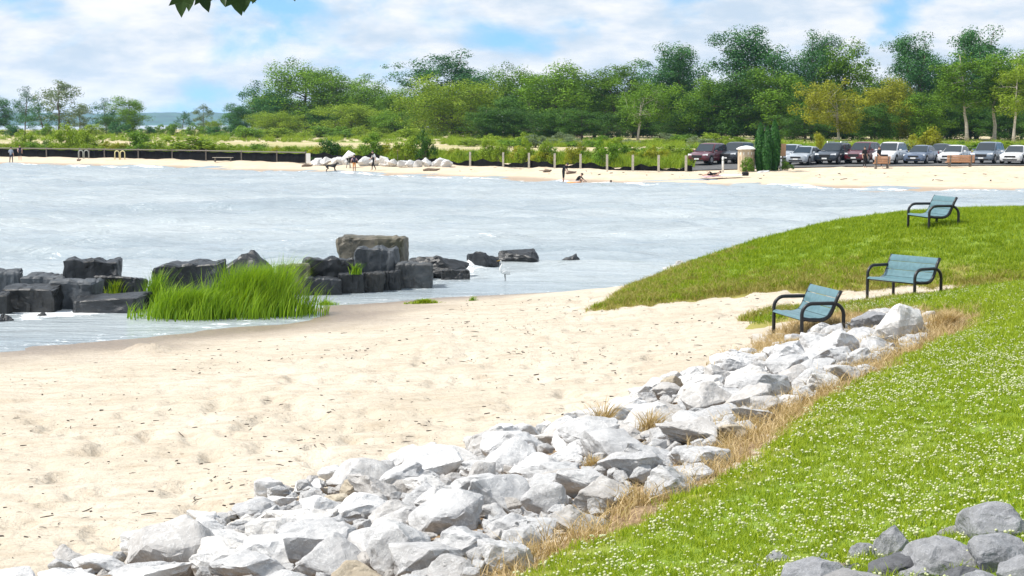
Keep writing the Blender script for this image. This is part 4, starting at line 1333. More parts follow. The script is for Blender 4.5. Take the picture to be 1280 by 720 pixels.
TREES = [
    (2, 118, 46, 430, 'broad', 'blue', 'dense blue-green tree cut by the left edge of the picture'),
    (36, 107, 40, 440, 'thin', 'blue', 'slim airy tree second from the left edge'),
    (78, 99, 66, 435, 'thin', 'grey', 'wide airy see-through tree left of the hills'),
    (60, 128, 40, 420, 'thin', 'blue', 'short sparse tree in front of the wide airy tree'),
    (104, 128, 36, 425, 'thin', 'grey', 'small greyish tree right of the wide airy tree'),
    (137, 122, 38, 425, 'thin', 'blue', 'thin pale tree beside the dense round one in front of the hills'),
    (166, 119, 44, 420, 'broad', 'mid', 'dense round green tree standing alone before the hills'),
    (142, 142, 30, 415, 'broad', 'dark', 'small dark tree between the thin pale and the round tree'),
    (258, 129, 26, 430, 'thin', 'grey', 'small grey sparse tree before the hills'),
    (230, 138, 24, 430, 'thin', 'blue', 'tiny thin tree left of the small grey one'),
    (272, 148, 26, 410, 'dome', 'light', 'low bright round tree at the right end of the hills view'),
    (318, 100, 62, 430, 'thin', 'blue', 'bluish airy tree at the left end of the main woods'),
    (300, 128, 40, 425, 'broad', 'blue', 'low bluish tree at the far left foot of the main woods'),
    (384, 71, 100, 425, 'broad', 'mid', 'tall rounded tree, highest of the left woods'),
    (345, 110, 60, 420, 'broad', 'blue', 'mid-height tree left under the tall rounded tree'),
    (432, 82, 90, 420, 'tall', 'mid', 'open-crowned tree right of the tall rounded tree'),
    (470, 98, 70, 410, 'broad', 'mid', 'round tree left of the big dome-shaped tree'),
    (500, 108, 70, 400, 'broad', 'mid', 'yellow-green tree touching the left of the dome-shaped tree'),
    (352, 136, 80, 385, 'dome', 'light', 'low spreading light green tree under the left woods'),
    (440, 128, 90, 380, 'dome', 'light', 'broad low light green tree before the left woods'),
    (408, 135, 60, 395, 'broad', 'dark', 'dark low tree between the two low light green trees'),
    (495, 136, 60, 370, 'dome', 'mid', 'low green tree at the left foot of the dome-shaped tree'),
    (566, 90, 128, 345, 'dome', 'light', 'big dome-shaped light green tree in the middle of the picture'),
    (552, 61, 100, 430, 'tall', 'blue', 'dark open tree rising behind the dome-shaped tree'),
    (606, 88, 60, 420, 'thin', 'blue', 'thin dark tree right behind the dome-shaped tree'),
    (652, 76, 84, 350, 'broad', 'mid', 'rounded green tree right of the dome-shaped tree'),
    (694, 73, 100, 335, 'broad', 'mid', 'full bright green tree in the centre of the woods'),
    (640, 118, 70, 330, 'broad', 'dark', 'dark tree behind the white street lamp'),
    (742, 82, 70, 345, 'broad', 'dark', 'dark green tree right of the full bright tree'),
    (772, 74, 84, 340, 'tall', 'mid', 'airy-topped tree left of the tall open tree'),
    (796, 98, 84, 300, 'low', 'mid', 'spreading tree with a pale upright trunk before the woods'),
    (846, 51, 84, 330, 'tall', 'blue', 'tall open tree with visible branches against the clouds'),
    (825, 100, 70, 325, 'broad', 'dark', 'dark tree under the tall open tree'),
    (884, 96, 84, 305, 'broad', 'mid', 'leaning-trunked green tree right of the tall open tree'),
    (944, 29, 104, 315, 'tall', 'blue', 'tallest open-crowned tree above the booth'),
    (918, 84, 84, 300, 'broad', 'dark', 'dense dark tree behind the booth'),
    (972, 82, 84, 298, 'broad', 'mid', 'dense green tree behind the columnar evergreens'),
    (1012, 36, 66, 315, 'tall', 'blue', 'tall narrow tree next to the tallest one'),
    (1052, 47, 84, 310, 'broad', 'mid', 'tall round-headed tree behind the yellowish tree'),
    (1022, 100, 70, 290, 'broad', 'dark', 'dark tree behind the navy car'),
    (1046, 97, 92, 258, 'low', 'yellow', 'yellow-green spreading tree with a forked pale trunk behind the cars'),
    (1106, 92, 70, 268, 'broad', 'yellow', 'yellow-green tree right of the forked yellowish tree'),
    (1090, 128, 60, 262, 'broad', 'dark', 'low dark tree behind the maroon car'),
    (1140, 37, 80, 300, 'tall', 'blue', 'tall open tree over the white crossover'),
    (1172, 66, 70, 305, 'broad', 'blue', 'rounded bluish tree between the two tall right-hand trees'),
    (1150, 110, 70, 265, 'broad', 'mid', 'light mid-height tree behind the blue sedan'),
    (1216, 29, 90, 300, 'tall', 'blue', 'tall spreading tree near the right edge of the woods'),
    (1204, 62, 70, 262, 'slender', 'mid', 'slender pale-trunked tree, leftmost of those by the right edge'),
    (1238, 66, 58, 266, 'slender', 'mid', 'slender pale-trunked tree, second of those by the right edge'),
    (1262, 72, 56, 258, 'slender', 'light', 'slender light green pale-trunked tree near the right edge'),
    (1284, 60, 64, 262, 'slender', 'mid', 'slender pale-trunked tree cut by the right edge'),
    (1262, 70, 70, 310, 'broad', 'dark', 'dark tree filling the woods behind the slender trunks'),
    (1180, 120, 60, 290, 'broad', 'dark', 'dark tree left behind the slender trunks'),
]
for (px, top, w, D, kind, lm, lab) in TREES:
    bk = 'bark_pale' if kind in ('slender', 'low') else 'bark'
    tree_px(px, top, w * 1.05, D, kind, lm, lab, GT, bk)
def mark(px):
    for lim, t in ((60, 'near the left edge'), (130, 'behind the two hoop racks'), (215, 'right of the cream rack'), (300, 'above the pale-topped bench'), (375, 'toward the end of the rail fence'), (440, 'above the dog'), (520, 'above the white boulders'), (600, 'by the dome-shaped tree'),
                   (680, 'by the street lamp'), (760, 'above the standing bather'), (850, 'left of the maroon minivan'), (935, 'above the tan booth'), (1000, 'by the arborvitae'), (1060, 'above the navy suv'), (1130, 'above the white crossover'), (1180, 'above the blue sedan'),
                   (1240, 'above the cedar bench'), (1290, 'by the slender trunks at the right edge')):
        if px < lim: return t
    return 'past the right edge'
q = random.Random(99)
for i, px in enumerate(range(600, 1440, 26)):          # deeper rows that close the woods
    tree_px(px + q.uniform(-8, 8), 104 + q.uniform(-14, 14), 80, 350 + q.uniform(0, 45), 'broad', 'dark', 'dark tree deep in the woods ' + mark(px), 'trees deep in the woods')
for i, px in enumerate(range(610, 1440, 30)):
    tree_px(px + q.uniform(-8, 8), 132 + q.uniform(-8, 6), 64, 300 + q.uniform(-6, 30) if px < 1000 else 276 + q.uniform(0, 20), 'broad', 'dark', 'low dark tree in the undergrowth ' + mark(px), 'low trees in the woods')
for i, px in enumerate(range(330, 620, 26)):
    tree_px(px + q.uniform(-8, 8), 118 + q.uniform(-8, 8), 64, 440 + q.uniform(0, 30), 'broad', 'mid', 'green tree at the back of the left woods ' + mark(px), 'trees at the back of the left woods')
for px in (-60, -110, -170, 1330, 1380, 1450):
    tree_px(px, 90 if px > 0 else 120, 80, 300 if px > 0 else 430, 'broad', 'mid', 'tree of the woods beyond the edge of the picture', 'trees beyond the picture edges')

# arborvitae: narrow columns
def column_proto(seed):
    g = np.random.default_rng(seed); n = 5200
    u = g.random(n) ** .9; a = g.random(n) * 6.283
    rr_ = .5 * (np.sin(np.pi * np.clip(u * .86 + .12, 0, 1)) ** .7) * (.72 + .32 * g.random(n)) * (1 + .10 * np.sin(a * 5 + u * 14))
    pos = np.stack([rr_ * np.cos(a), rr_ * np.sin(a), u * 3.6 + .06], 1)
    d = np.stack([np.cos(a), np.sin(a), np.full(n, .5)], 1) + g.normal(size=(n, 3)) * .4; d /= np.linalg.norm(d, axis=1)[:, None]
    up = np.array([0, 0, 1.0]) + g.normal(size=(n, 3)) * .3; t1 = up - d * (up * d).sum(1)[:, None]; t1 /= np.linalg.norm(t1, axis=1)[:, None]
    t2 = np.cross(d, t1); s = .13 * g.uniform(.6, 1.3, n)[:, None]
    V = np.stack([pos - t1 * s, pos - t2 * s * .5, pos + t1 * s, pos + t2 * s * .5], 1)
    me = mkmesh('foliage', V.reshape(-1, 3), np.arange(n * 4).reshape(-1, 4), [LEAF['arbor']]); add_attr(me, 'tint', np.repeat(g.random(n), 4))
    tr = MB().tube([(0, 0, 0), (0, 0, 1.5), (0, 0, 3.2)], [.09, .07, .02], 7).mesh('trunk', M['bark'], True)
    return {'trunk': tr, 'crown': me, 'h': 3.66, 'r': .5}
CPR = [column_proto(1), column_proto(2)]
for i, (px, top, w, D, lab) in enumerate([(948, 154, 13, 136, 'left column of the three dark green arborvitae beside the booth'), (957, 158, 12, 135.3, 'middle and shortest column of the three arborvitae'), (966, 150, 14, 136.4, 'tallest right column of the three arborvitae by the brown sign')]):
    x = at_y(px, D); z = Hf(x, D); h = HE + (HORIZON - top) / F * D - z
    r_ = put_tree('arborvitae', CPR[i % 2], x, D, z, h, w / F * D, 'arbor', M['bark'], lab, 'tree', 'arborvitae columns')

# bushes behind the fences, along the field and at the foot of the woods
bi = 0
def bush_px(px, top, wpx, D, lm, label, group, hmin=.5):
    global bi
    pr = BP[bi % len(BP)]; bi += 1
    x = at_y(px, D); z = Hf(x, D)
    h = max(hmin, HE + (HORIZON - top) / F * D - z)
    return put_tree('bush', pr, x, D, z, h, wpx / F * D, lm, M['bark'], label, 'bush', group)
q = random.Random(3)
def fence_y(px):
    Y = 160.0
    for _ in range(8): Y = float(np.interp(at_y(px, Y), SHX, SHY)) + 12.5
    return Y
NAMED = [(410, 171, 34, 2.5, 'dark', 'dark round bush behind the white panel at the end of the rail fence'), (533, 158, 26, 3.5, 'dark', 'upright dark shrub above the white boulders'), (465, 163, 26, 3.5, 'mid', 'upright bush left behind the woman in black'),
         (510, 168, 40, 4, 'light', 'wide bright bush with the small yellow sign behind the boulders'), (240, 166, 100, 5, 'light', 'long bright hedge-like bush above the picnic bench'), (655, 168, 24, 4, 'light', 'round bush between the fence posts left'),
         (683, 172, 20, 4, 'light', 'small round bush between fence posts beside the pale one'), (756, 167, 34, 4, 'mid', 'rounded bush behind the middle fence posts'), (612, 170, 26, 5, 'light', 'bush at the left end of the post fence'),
         (85, 152, 38, 10, 'light', 'tall bright bush behind the rail fence near the grey rack'), (115, 158, 36, 9, 'light', 'bright bush behind the cream rack'), (36, 160, 34, 9, 'light', 'bright bush near the left end of the rail fence'), (170, 160, 40, 8, 'mid', 'green bush right of the cream rack')]
for (px, top, w, dy, lm, lab) in NAMED:
    bush_px(px, top, w, fence_y(px) + dy, lm, lab, 'bushes behind the fence')
for px in range(-60, 400, 15):
    if q.random() < .82: bush_px(px + q.uniform(-5, 5), q.uniform(170, 180) + px * .012, q.uniform(22, 40), fence_y(px) + q.uniform(3, 12), q.choice(['light', 'light', 'mid', 'yellow']), 'leafy bush in the row behind the rail fence ' + mark(px), 'bushes in the row behind the rail fence')
for px in range(400, 860, 14):
    if q.random() < .8: bush_px(px + q.uniform(-5, 5), q.uniform(176, 187), q.uniform(18, 34), fence_y(px) + q.uniform(3, 11), q.choice(['light', 'light', 'mid', 'yellow']), 'leafy bush in the row behind the post fence ' + mark(px), 'bushes in the row behind the post fence')
for px in range(770, 935, 12):
    bush_px(px + q.uniform(-4, 4), q.uniform(176, 184), q.uniform(26, 40), fence_y(px) + q.uniform(12, 26), q.choice(['light', 'mid', 'mid']), 'bush in the green mass ' + mark(px), 'bushes left of the cars')
for px in range(590, 1330, 14):
    bush_px(px + q.uniform(-5, 5), q.uniform(163, 176) if px < 940 else q.uniform(172, 184), q.uniform(24, 44), q.uniform(225, 285) if px < 940 else q.uniform(178, 235), q.choice(['light', 'light', 'mid', 'grey']), 'light bush at the foot of the woods ' + mark(px), 'bushes at the foot of the woods')
for px in range(285, 560, 14):
    bush_px(px + q.uniform(-5, 5), q.uniform(155, 164), q.uniform(22, 44), q.uniform(330, 372), q.choice(['light', 'mid', 'light']), 'light bush at the field edge ' + mark(px), 'bushes at the edge of the field')
for px in (20, 62, 120, 152, 186, 205, 222, 246, 268, 290):
    bush_px(px, q.uniform(150, 158), q.uniform(16, 30), q.uniform(385, 410), q.choice(['mid', 'light', 'blue']), 'small bush across the dry field ' + mark(px), 'bushes beyond the field')
bush_px(1153, 155, 38, 172, 'yellow', 'bright yellow-green flowering bush behind the parked cars', None)
bush_px(989, 173, 22, 158, 'light', 'round light bush right of the brown sign', None)
bush_px(1019, 163, 16, 190, 'yellow', 'small yellow-green shrub behind the silver sedan', None)
bush_px(980, 197, 18, 136.5, 'mid', 'low green shrub in front of the silver sedan', None, .3)
bush_px(932, 194, 16, 134.5, 'mid', 'low shrub at the foot of the tan booth', None, .3)
# tall grass on the field edge
TALL = [blade_clump('tall_grass', 60, .55, .35, 1.0, .05, .7, LEAF['light'], 450 + i, 3) for i in range(4)]
def far_pts(n, px0, px1, s0, s1):
    px = rng.uniform(px0, px1, n); sv = rng.uniform(s0, s1, n)
    X = np.empty(n); Y = np.empty(n)
    yy = np.full(n, 160.0)
    for _ in range(12): yy = np.interp((px - 640) / F * yy, SHX, SHY) + sv / .82
    X, Y = (px - 640) / F * yy, yy
    return np.stack([X, Y, Hfar(X, Y)], 1)
P = np.concatenate([far_pts(2600, -80, 860, 13, 24), far_pts(900, 560, 1340, 80, 120), far_pts(1500, 0, 700, 90, 230)])
scatter('field_grass', TALL, P, .5 + .8 * rng.random(len(P)), label='tall light green grass along the far fences and the edge of the woods', cat='grass')

# ------------------------------------------------------------------ overhanging twig at the top edge
def leaf_shape():
    pts = [(0, 0), (.22, .10), (.5, .06), (.40, .28), (.55, .55), (.28, .50), (.20, .72), (0, 1.05), (-.20, .72), (-.28, .50), (-.55, .55), (-.40, .28), (-.5, .06), (-.22, .10)]
    V = [(x, y - .0, -.10 * abs(x) - .12 * y * y) for x, y in pts] + [(0, .42, .03)]
    n = len(pts)
    return V, [(i, (i + 1) % n, n) for i in range(n)]
LV, LF = leaf_shape()
lt = empty('overhanging_tree', (-4.6, 4.2, H1(-4.6, 4.2) - .05))
tb = lt.location
MB().tube([(0, 0, 0), (.05, .1, 1.8), (.2, .3, 3.4), (.1, .5, 5.2), (.2, .6, 7.0)], [.26, .21, .18, .13, .05], 12).obj('trunk', M['bark'], lt, True)
base = Vector(tb)
def limb(pts, r0, r1):
    k = len(pts)
    MB().tube([Vector(p) - base for p in pts], [r0 + (r1 - r0) * i / (k - 1) for i in range(k)], 8).obj('limb', M['bark'], lt, True)
D = 7.0
def pt(px, py, Y): return Vector((at_y(px, Y), Y, HE + (HORIZON - py) / F * Y))
root_p = base + Vector((.17, .38, 4.0))
limb([root_p, Vector((-3.4, 5.2, 5.6)), pt(130, -60, 6.4), pt(300, -46, D), pt(400, -30, D + .2)], .07, .012)
limb([root_p + Vector((0, .1, .8)), Vector((-3, 5.6, 6.6)), Vector((-1.0, 6.3, 7.0)), Vector((1.2, 6.8, 6.4))], .08, .02)
q = random.Random(21)
LSP = [(232, -8, 30), (243, -10, 26), (258, -9, 26), (272, -12, 22), (286, -9, 24), (298, -8, 30), (312, -9, 26), (318, -12, 24), (327, -14, 22), (366, -20, 24), (250, -24, 30), (275, -28, 32), (300, -28, 32), (330, -30, 30), (225, -24, 28), (210, -36, 30), (350, -32, 26)]
for (px, py, s) in LSP:
    sz = s / F * D
    p = pt(px, py, D + q.uniform(-.15, .15))
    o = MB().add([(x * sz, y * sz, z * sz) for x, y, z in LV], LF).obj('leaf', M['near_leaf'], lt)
    add_attr(o.data, 'tint', [q.random()] * len(o.data.vertices))
    o.location = p - base
    # hanging: local +y points down, tilted
    o.rotation_euler = Euler((R(-90) + q.uniform(-.5, .5), q.uniform(-.35, .35), q.uniform(-.5, .5)))
    e = pt(px + 4, -48, D)
    MB().tube([p - base, (p + e) / 2 - base + Vector((.01, 0, .01)), e - base], [.0015, .002, .003], 4, False).obj('twig', M['bark'], lt)
tag(lt, 'tree overhanging the top edge with a few dark lobed leaves', 'tree')

# ------------------------------------------------------------------ fences on the far side
def shore_pt(px, dy):
    Y = 160.0
    for _ in range(12): Y = float(np.interp(at_y(px, Y), SHX, SHY)) + dy
    x = at_y(px, Y); return Vector((x, Y, Hf(x, Y)))
rf = empty('rail_fence', shore_pt(190, 11)); o0 = Vector(rf.location)
PPX = [-40, 18, 62, 103, 115, 134, 176, 218, 260, 304, 348, 384]
for px in PPX:
    p = shore_pt(px, 11) - o0
    MB().box((p.x, p.y, p.z + .55), (.13, .13, 1.2)).obj('post', M['wood_grey'], rf)
for a, b in zip(PPX[:-1], PPX[1:]):
    p, r_ = shore_pt(a, 11) - o0, shore_pt(b, 11) - o0
    MB().tube([p + Vector((0, -.1, 1.0)), r_ + Vector((0, -.1, 1.0))], .06, 6).obj('rail', M['wood_grey'], rf)
    n = 10; V = []
    for i in range(n + 1):
        c = p.lerp(r_, i / n) + Vector((0, .12 + .05 * math.sin(i * 2.1 + a), 0))
        zt = .88 + .04 * math.sin(i * 1.3 + a)
        V += [(c.x, c.y, c.z - .02), (c.x, c.y, c.z + zt), (c.x, c.y + .02, c.z + zt), (c.x, c.y + .02, c.z - .02)]
    Fc = [(4 * i + k, 4 * i + 4 + k, 4 * i + 4 + (k + 1) % 4, 4 * i + (k + 1) % 4) for i in range(n) for k in range(4)]
    MB().add(V, Fc).obj('fabric', M['fabric_black'], rf)
tag(rf, 'grey wooden rail fence with black fabric along the left far beach', 'fence')
sf = empty('silt_fence', shore_pt(560, 13)); o0 = Vector(sf.location)
q = random.Random(8); V = []; n = 90
for i in range(n + 1):
    px = 386 + (864 - 386) * i / n
    c = shore_pt(px, 13.0) - o0
    zt = .42 + .14 * math.sin(i * .5) + .10 * math.sin(i * 1.7 + 1) - (.12 if px > 740 else 0) + (.3 if px < 480 else 0)
    V += [(c.x, c.y, c.z - .02), (c.x, c.y - .02 + .05 * math.sin(i), c.z + zt), (c.x, c.y + .03, c.z + zt), (c.x, c.y + .03, c.z - .02)]
Fc = [(4 * i + k, 4 * i + 4 + k, 4 * i + 4 + (k + 1) % 4, 4 * i + (k + 1) % 4) for i in range(n) for k in range(4)]
MB().add(V, Fc).obj('fabric', M['fabric_black'], sf)
for px in (588, 629, 661, 693, 725, 758, 790, 822, 856):
    p = shore_pt(px, 12.8) - o0
    MB().box((p.x, p.y - .12, p.z + .6), (.17, .17, 1.3)).obj('post', M['wood_pale'], sf)
tag(sf, 'row of pale wooden posts with sagging black silt fabric behind the far beach', 'fence')

# bicycle racks, picnic bench, panel, lamp, booth, sign, benches
def rack(px, dy, mat, label, w=.55, h=.85):
    p = shore_pt(px, dy); e = empty('bicycle_rack', p)
    for k in (0, 1):
        x0 = (k - .5) * (w + .12)
        pts = [(x0 - w / 2, 0, 0), (x0 - w / 2, 0, h - w / 2)] + [(x0 + w / 2 * math.cos(R(180 - 22.5 * i)), 0, h - w / 2 + w / 2 * math.sin(R(180 - 22.5 * i))) for i in range(1, 8)] + [(x0 + w / 2, 0, h - w / 2), (x0 + w / 2, 0, 0)]
        MB().tube(pts, .055, 8).obj('hoop', mat, e, True)
    tag(e, label, 'rack', 'hoop racks by the rail fence')
rack(153, 9.6, M['yellow_paint'], 'cream double-hoop rack in front of the rail fence', .48, .95)
rack(108, 9.8, M['grey_paint'], 'grey double-hoop rack in front of the rail fence', .5, .95)
def slat_bench(px, dy, L, label, mat, back=False, Y=None, name='picnic_bench', rz=0):
    p = shore_pt(px, dy) if Y is None else Vector((at_y(px, Y), Y, lotz(at_y(px, Y), Y) - .06))
    e = empty(name, p, rz)
    for k in range(3): MB().box((0, -.18 + .18 * k, .46), (L, .16, .05)).obj('slat', mat, e)
    if back:
        for k in range(4): MB().box((0, .30 + .025 * k, .55 + .13 * k), (L, .04, .115)).obj('slat', mat, e)
    for sx in (-1, 1):
        MB().box((sx * L * .38, 0, .215), (.1, .42, .43)).obj('leg', M['wood_grey'], e)
        if back: MB().box((sx * L * .38, .37, .5), (.08, .05, .98), rx=-.18).obj('back_support', M['wood_grey'], e)
    return e
tag(slat_bench(281, 9.3, 2.1, '', M['wood_pale']), 'low pale-topped bench in front of the rail fence', 'bench')
tag(slat_bench(1196, 0, 2.1, '', M['wood_orange'], True, 135.2, 'wooden_bench', math.pi), 'orange-brown slatted bench in front of the white hatchback', 'bench', 'cedar benches by the cars')
tag(slat_bench(1099, 0, 1.2, '', M['wood_orange'], True, 135.4, 'wooden_bench', math.pi), 'short orange-brown bench partly hidden by the person in front of the white crossover', 'bench', 'cedar benches by the cars')
p = shore_pt(387, 10.4); e = empty('white_panel', p)
MB().box((0, 0, .5), (.42, .06, .95)).obj('board', M['white'], e); MB().box((0, .06, .5), (.06, .06, 1.0)).obj('stake', M['wood_grey'], e)
tag(e, 'small white upright panel at the end of the rail fence', 'panel')
p = shore_pt(498, 15); e = empty('yellow_sign', p)
MB().box((0, 0, 1.25), (.32, .03, .36)).obj('plate', plain('yellow_plate', (.72, .62, .25), .6), e); MB().tube([(0, .04, 0), (0, .04, 1.4)], .03, 6).obj('post', M['wood_grey'], e)
tag(e, 'small pale yellow sign among the bushes behind the boulders', 'sign')
Yl = 318.0; x = at_y(629, Yl); e = empty('street_lamp', (x, Yl, Hf(x, Yl)))
zt = HE + (HORIZON - 144) / F * Yl - Hf(x, Yl)
MB().tube([(0, 0, 0), (0, 0, zt - .9), (-.15, 0, zt - .35), (-.55, 0, zt), (-.95, 0, zt + .02)], [.13, .11, .1, .09, .08], 8).obj('pole', M['white'], e, True)
MB().box((-1.2, 0, zt - .06), (.7, .3, .18), ry=.35).obj('lamp_head', M['white'], e, bevel=.05)
tag(e, 'white curved street lamp against the dark woods', 'street lamp')
# tan booth
Yb = 136.2; x = at_y(931, Yb); zb = Hf(x, Yb)
e = empty('booth', (x, Yb, zb), .35)
n = 6; rb = .66
MB().tube([(0, 0, -.05), (0, 0, 1.72)], rb, n).obj('wall', M['tan_wall'], e)
MB().tube([(0, 0, 1.70), (0, 0, 1.78), (0, 0, 1.92), (0, 0, 2.0)], [rb + .1, rb + .12, rb * .75, .1], 12).obj('roof', M['white'], e)
for k in (3, 4, 5):
    a = R(60 * k + 30)
    f = MB().box((0, 0, 0), (.03, .34, .2)).obj('vent', M['white'], e); f.location = (math.cos(a) * rb * .875, math.sin(a) * rb * .875, 1.42); f.rotation_euler = (0, 0, a)
    f = MB().box((0, 0, 0), (.025, .5, 1.05)).obj('panel', plain('tan_panel_dark', (.44, .34, .24), .8), e); f.location = (math.cos(a) * rb * .872, math.sin(a) * rb * .872, .66); f.rotation_euler = (0, 0, a)
tag(e, 'tan six-sided booth with a white cap left of the arborvitae', 'booth')
Yg = 137.0; x = at_y(976, Yg); e = empty('brown_sign', (x, Yg, Hf(x, Yg)))
MB().box((0, 0, 1.55), (.5, .05, .95)).obj('board', M['brown_sign'], e, bevel=.01); MB().box((0, .06, .85), (.1, .07, 1.75)).obj('post', M['wood_grey'], e)
tag(e, 'brown sign board on a post right of the arborvitae', 'sign')
for i, (px, Y, h, lab) in enumerate([(902, 135.6, 1.25, 'white marker post before the dark car'), (826, 150, .35, 'short white stub post beside the fence'), (974, 136.2, .9, 'short white post under the brown sign')]):
    x = at_y(px, Y); e = empty('marker_post', (x, Y, Hf(x, Y)))
    MB().tube([(0, 0, -.05), (0, 0, h - .06), (0, 0, h)], [.085, .085, .05], 10).obj('shaft', M['white'], e, True); MB().tube([(0, 0, h * .75), (0, 0, h * .82)], .089, 10).obj('band', M['grey_paint'], e)
    tag(e, lab, 'post', 'white posts')
x = at_y(952, 133.8); put_stone((x, 133.8, Hf(x, 133.8)), 1.1, .34, .7, M['lime_white'], 'flat pale rock in front of the arborvitae', None)

# ------------------------------------------------------------------ cars
def loft(sections, cap=True):
    """sections: list of (x, [(y,z)...]) half outlines from bottom to top; mirrored"""
    V, Fc = [], []
    for x, prof in sections:
        ring = [(x, y, z) for y, z in prof] + [(x, -y, z) for y, z in reversed(prof)]
        V += ring
    k = len(sections[0][1]) * 2
    for i in range(len(sections) - 1):
        for j in range(k):
            Fc.append((i * k + j, (i + 1) * k + j, (i + 1) * k + (j + 1) % k, i * k + (j + 1) % k))
    if cap:
        Fc.append(tuple(range(k))); b = (len(sections) - 1) * k; Fc.append(tuple(reversed(range(b, b + k))))
    return V, Fc
def make_car(kind):
    suv = kind == 'suv'
    L, W = (4.6, 1.86) if suv else (4.6, 1.80)
    hw = W / 2; zb = .24 if suv else .18
    zs = 1.02 if suv else .90           # shoulder
    zr = 1.70 if suv else 1.44          # roof
    root = empty(kind + '_car')
    def sec(x, hwf, z0, z1, crown=.03):
        w = hw * hwf
        return (x, [(w * .80, z0), (w * .95, z0 + .06), (w, z0 + (z1 - z0) * .45), (w * .975, z0 + (z1 - z0) * .8), (w * .90, z1), (w * .55, z1 + crown), (w * .2, z1 + crown * 1.3)])
    hl = .98 if suv else .84            # hood height at cowl
    S = [sec(2.30, .74, zb + .16, .62), sec(2.26, .86, zb + .06, .70), sec(2.10, .95, zb, .76 if suv else .70), sec(1.7, 1.0, zb, .88 if suv else .77), sec(1.15, 1.0, zb, hl, .045), sec(.75, 1.0, zb, zs),
         sec(-.4, 1.0, zb, zs), sec(-1.5, 1.0, zb, zs + .02), sec(-2.0, .97, zb + .04, zs + (.02 if suv else .03)), sec(-2.24, .90, zb + .12, zs - .06), sec(-2.30, .80, zb + .2, zs - .2)]
    V, Fc = loft(S); b = MB().add(V, Fc).obj('body', M['p_white'], root, True)
    b.modifiers.new('e', 'EDGE_SPLIT').split_angle = R(40)
    # greenhouse
    if suv: G = [(1.05, hl - .02, .84, .0), (.25, zr - .06, .74, 1), (-.2, zr, .73, 1), (-1.5, zr - .02, .72, 1), (-1.95, zr - .12, .70, 1), (-2.2, zs, .84, .0)]
    else: G = [(.95, hl - .0, .82, 0), (.05, zr - .05, .68, 1), (-.35, zr, .67, 1), (-1.0, zr - .03, .66, 1), (-1.35, zr - .10, .66, 1), (-1.95, zs + .02, .78, 0)]
    secs = []
    for (x, z, wf, top) in G:
        w = hw * wf
        if top: secs.append((x, [(hw * .90, zs - .02), (hw * .885, zs + .06), (w + .03, z - .07), (w - .03, z - .015), (w * .6, z + .015), (w * .2, z + .025)]))
        else: secs.append((x, [(hw * .90, zs - .06), (hw * .89, zs - .04), (w, z - .02), (w * .95, z), (w * .6, z + .02), (w * .2, z + .03)]))
    V, Fc = loft(secs); c = MB().add(V, Fc).obj('cabin', M['p_white'], root, True)
    c.modifiers.new('e', 'EDGE_SPLIT').split_angle = R(35)
    def quad(name, P, mat, th=.012):
        P = [Vector(p) for p in P]; n = (P[1] - P[0]).cross(P[3] - P[0]).normalized() * th
        MB().add([p + n for p in P] + [p - n * .3 for p in P], [(0, 1, 2, 3), (7, 6, 5, 4), (0, 4, 5, 1), (1, 5, 6, 2), (2, 6, 7, 3), (3, 7, 4, 0)]).obj(name, mat, root)
    gx0, gz0, gx1, gz1 = G[0][0], G[0][1], G[1][0], G[1][1]
    def lerp(a, b, t): return a + (b - a) * t
    # windscreen and rear window
    a, bb = .08, .93
    quad('windscreen', [(lerp(gx0, gx1, a), -hw * .80, lerp(gz0, gz1, a) + .025), (lerp(gx0, gx1, a), hw * .80, lerp(gz0, gz1, a) + .025), (lerp(gx0, gx1, bb), hw * G[1][2] * .93, lerp(gz0, gz1, bb) + .015), (lerp(gx0, gx1, bb), -hw * G[1][2] * .93, lerp(gz0, gz1, bb) + .015)], M['glass'], .03)
    rx0, rz0, rx1, rz1 = G[-1][0], G[-1][1], G[-2][0], G[-2][1]
    quad('rear_window', [(lerp(rx0, rx1, .15), hw * .72, lerp(rz0, rz1, .15) + .02), (lerp(rx0, rx1, .15), -hw * .72, lerp(rz0, rz1, .15) + .02), (lerp(rx0, rx1, .9), -hw * .6, lerp(rz0, rz1, .9) + .01), (lerp(rx0, rx1, .9), hw * .6, lerp(rz0, rz1, .9) + .01)], M['glass'], .03)
    for s in (-1, 1):
        def side(x, t): return (x, s * lerp(hw * .893, hw * G[2][2] + .038, t), lerp(zs + .05, zr - .10, t))
        wins = [[(.62 if not suv else .72, 0), (-.40, 0), (-.40, 1), (.0 if not suv else .22, 1)], [(-.47, 0), (-1.38 if not suv else -1.35, 0), (-1.05 if not suv else -1.3, 1), (-.47, 1)]]
        if suv: wins.append([(-1.42, 0), (-1.98, 0), (-1.82, .95), (-1.42, 1)])
        for w in wins:
            P = [side(x, t) for x, t in w]
            if s < 0: P = P[::-1]
            P = P[::-1]
            quad('side_window', P, M['glass'], .014)
        for xw in (1.42, -1.40):
            rw = .35 if suv else .32
            MB().tube([(xw, s * (hw - .16), rw + .01), (xw, s * (hw + .004), rw + .01)], rw + .07, 20).obj('wheel_arch', M['grille'], root)
            wv = MB().tube([(xw, s * (hw - .2), rw), (xw, s * (hw - .19), rw), (xw, s * (hw + .015), rw), (xw, s * (hw + .02), rw)], [rw - .05, rw, rw, rw - .05], 20).obj('wheel', M['rubber'], root, True)
            MB().tube([(xw, s * (hw + .0), rw), (xw, s * (hw + .03), rw)], [rw * .66, rw * .6], 14).obj('rim', M['rim'], wv)
        quad('headlight', [(2.22, s * hw * .52, .58 if not suv else .68), (2.05, s * hw * .93, .60 if not suv else .70), (1.98, s * hw * .93, .72 if not suv else .84), (2.18, s * hw * .52, .68 if not suv else .80)][::(1 if s > 0 else -1)], M['lens'], .05)
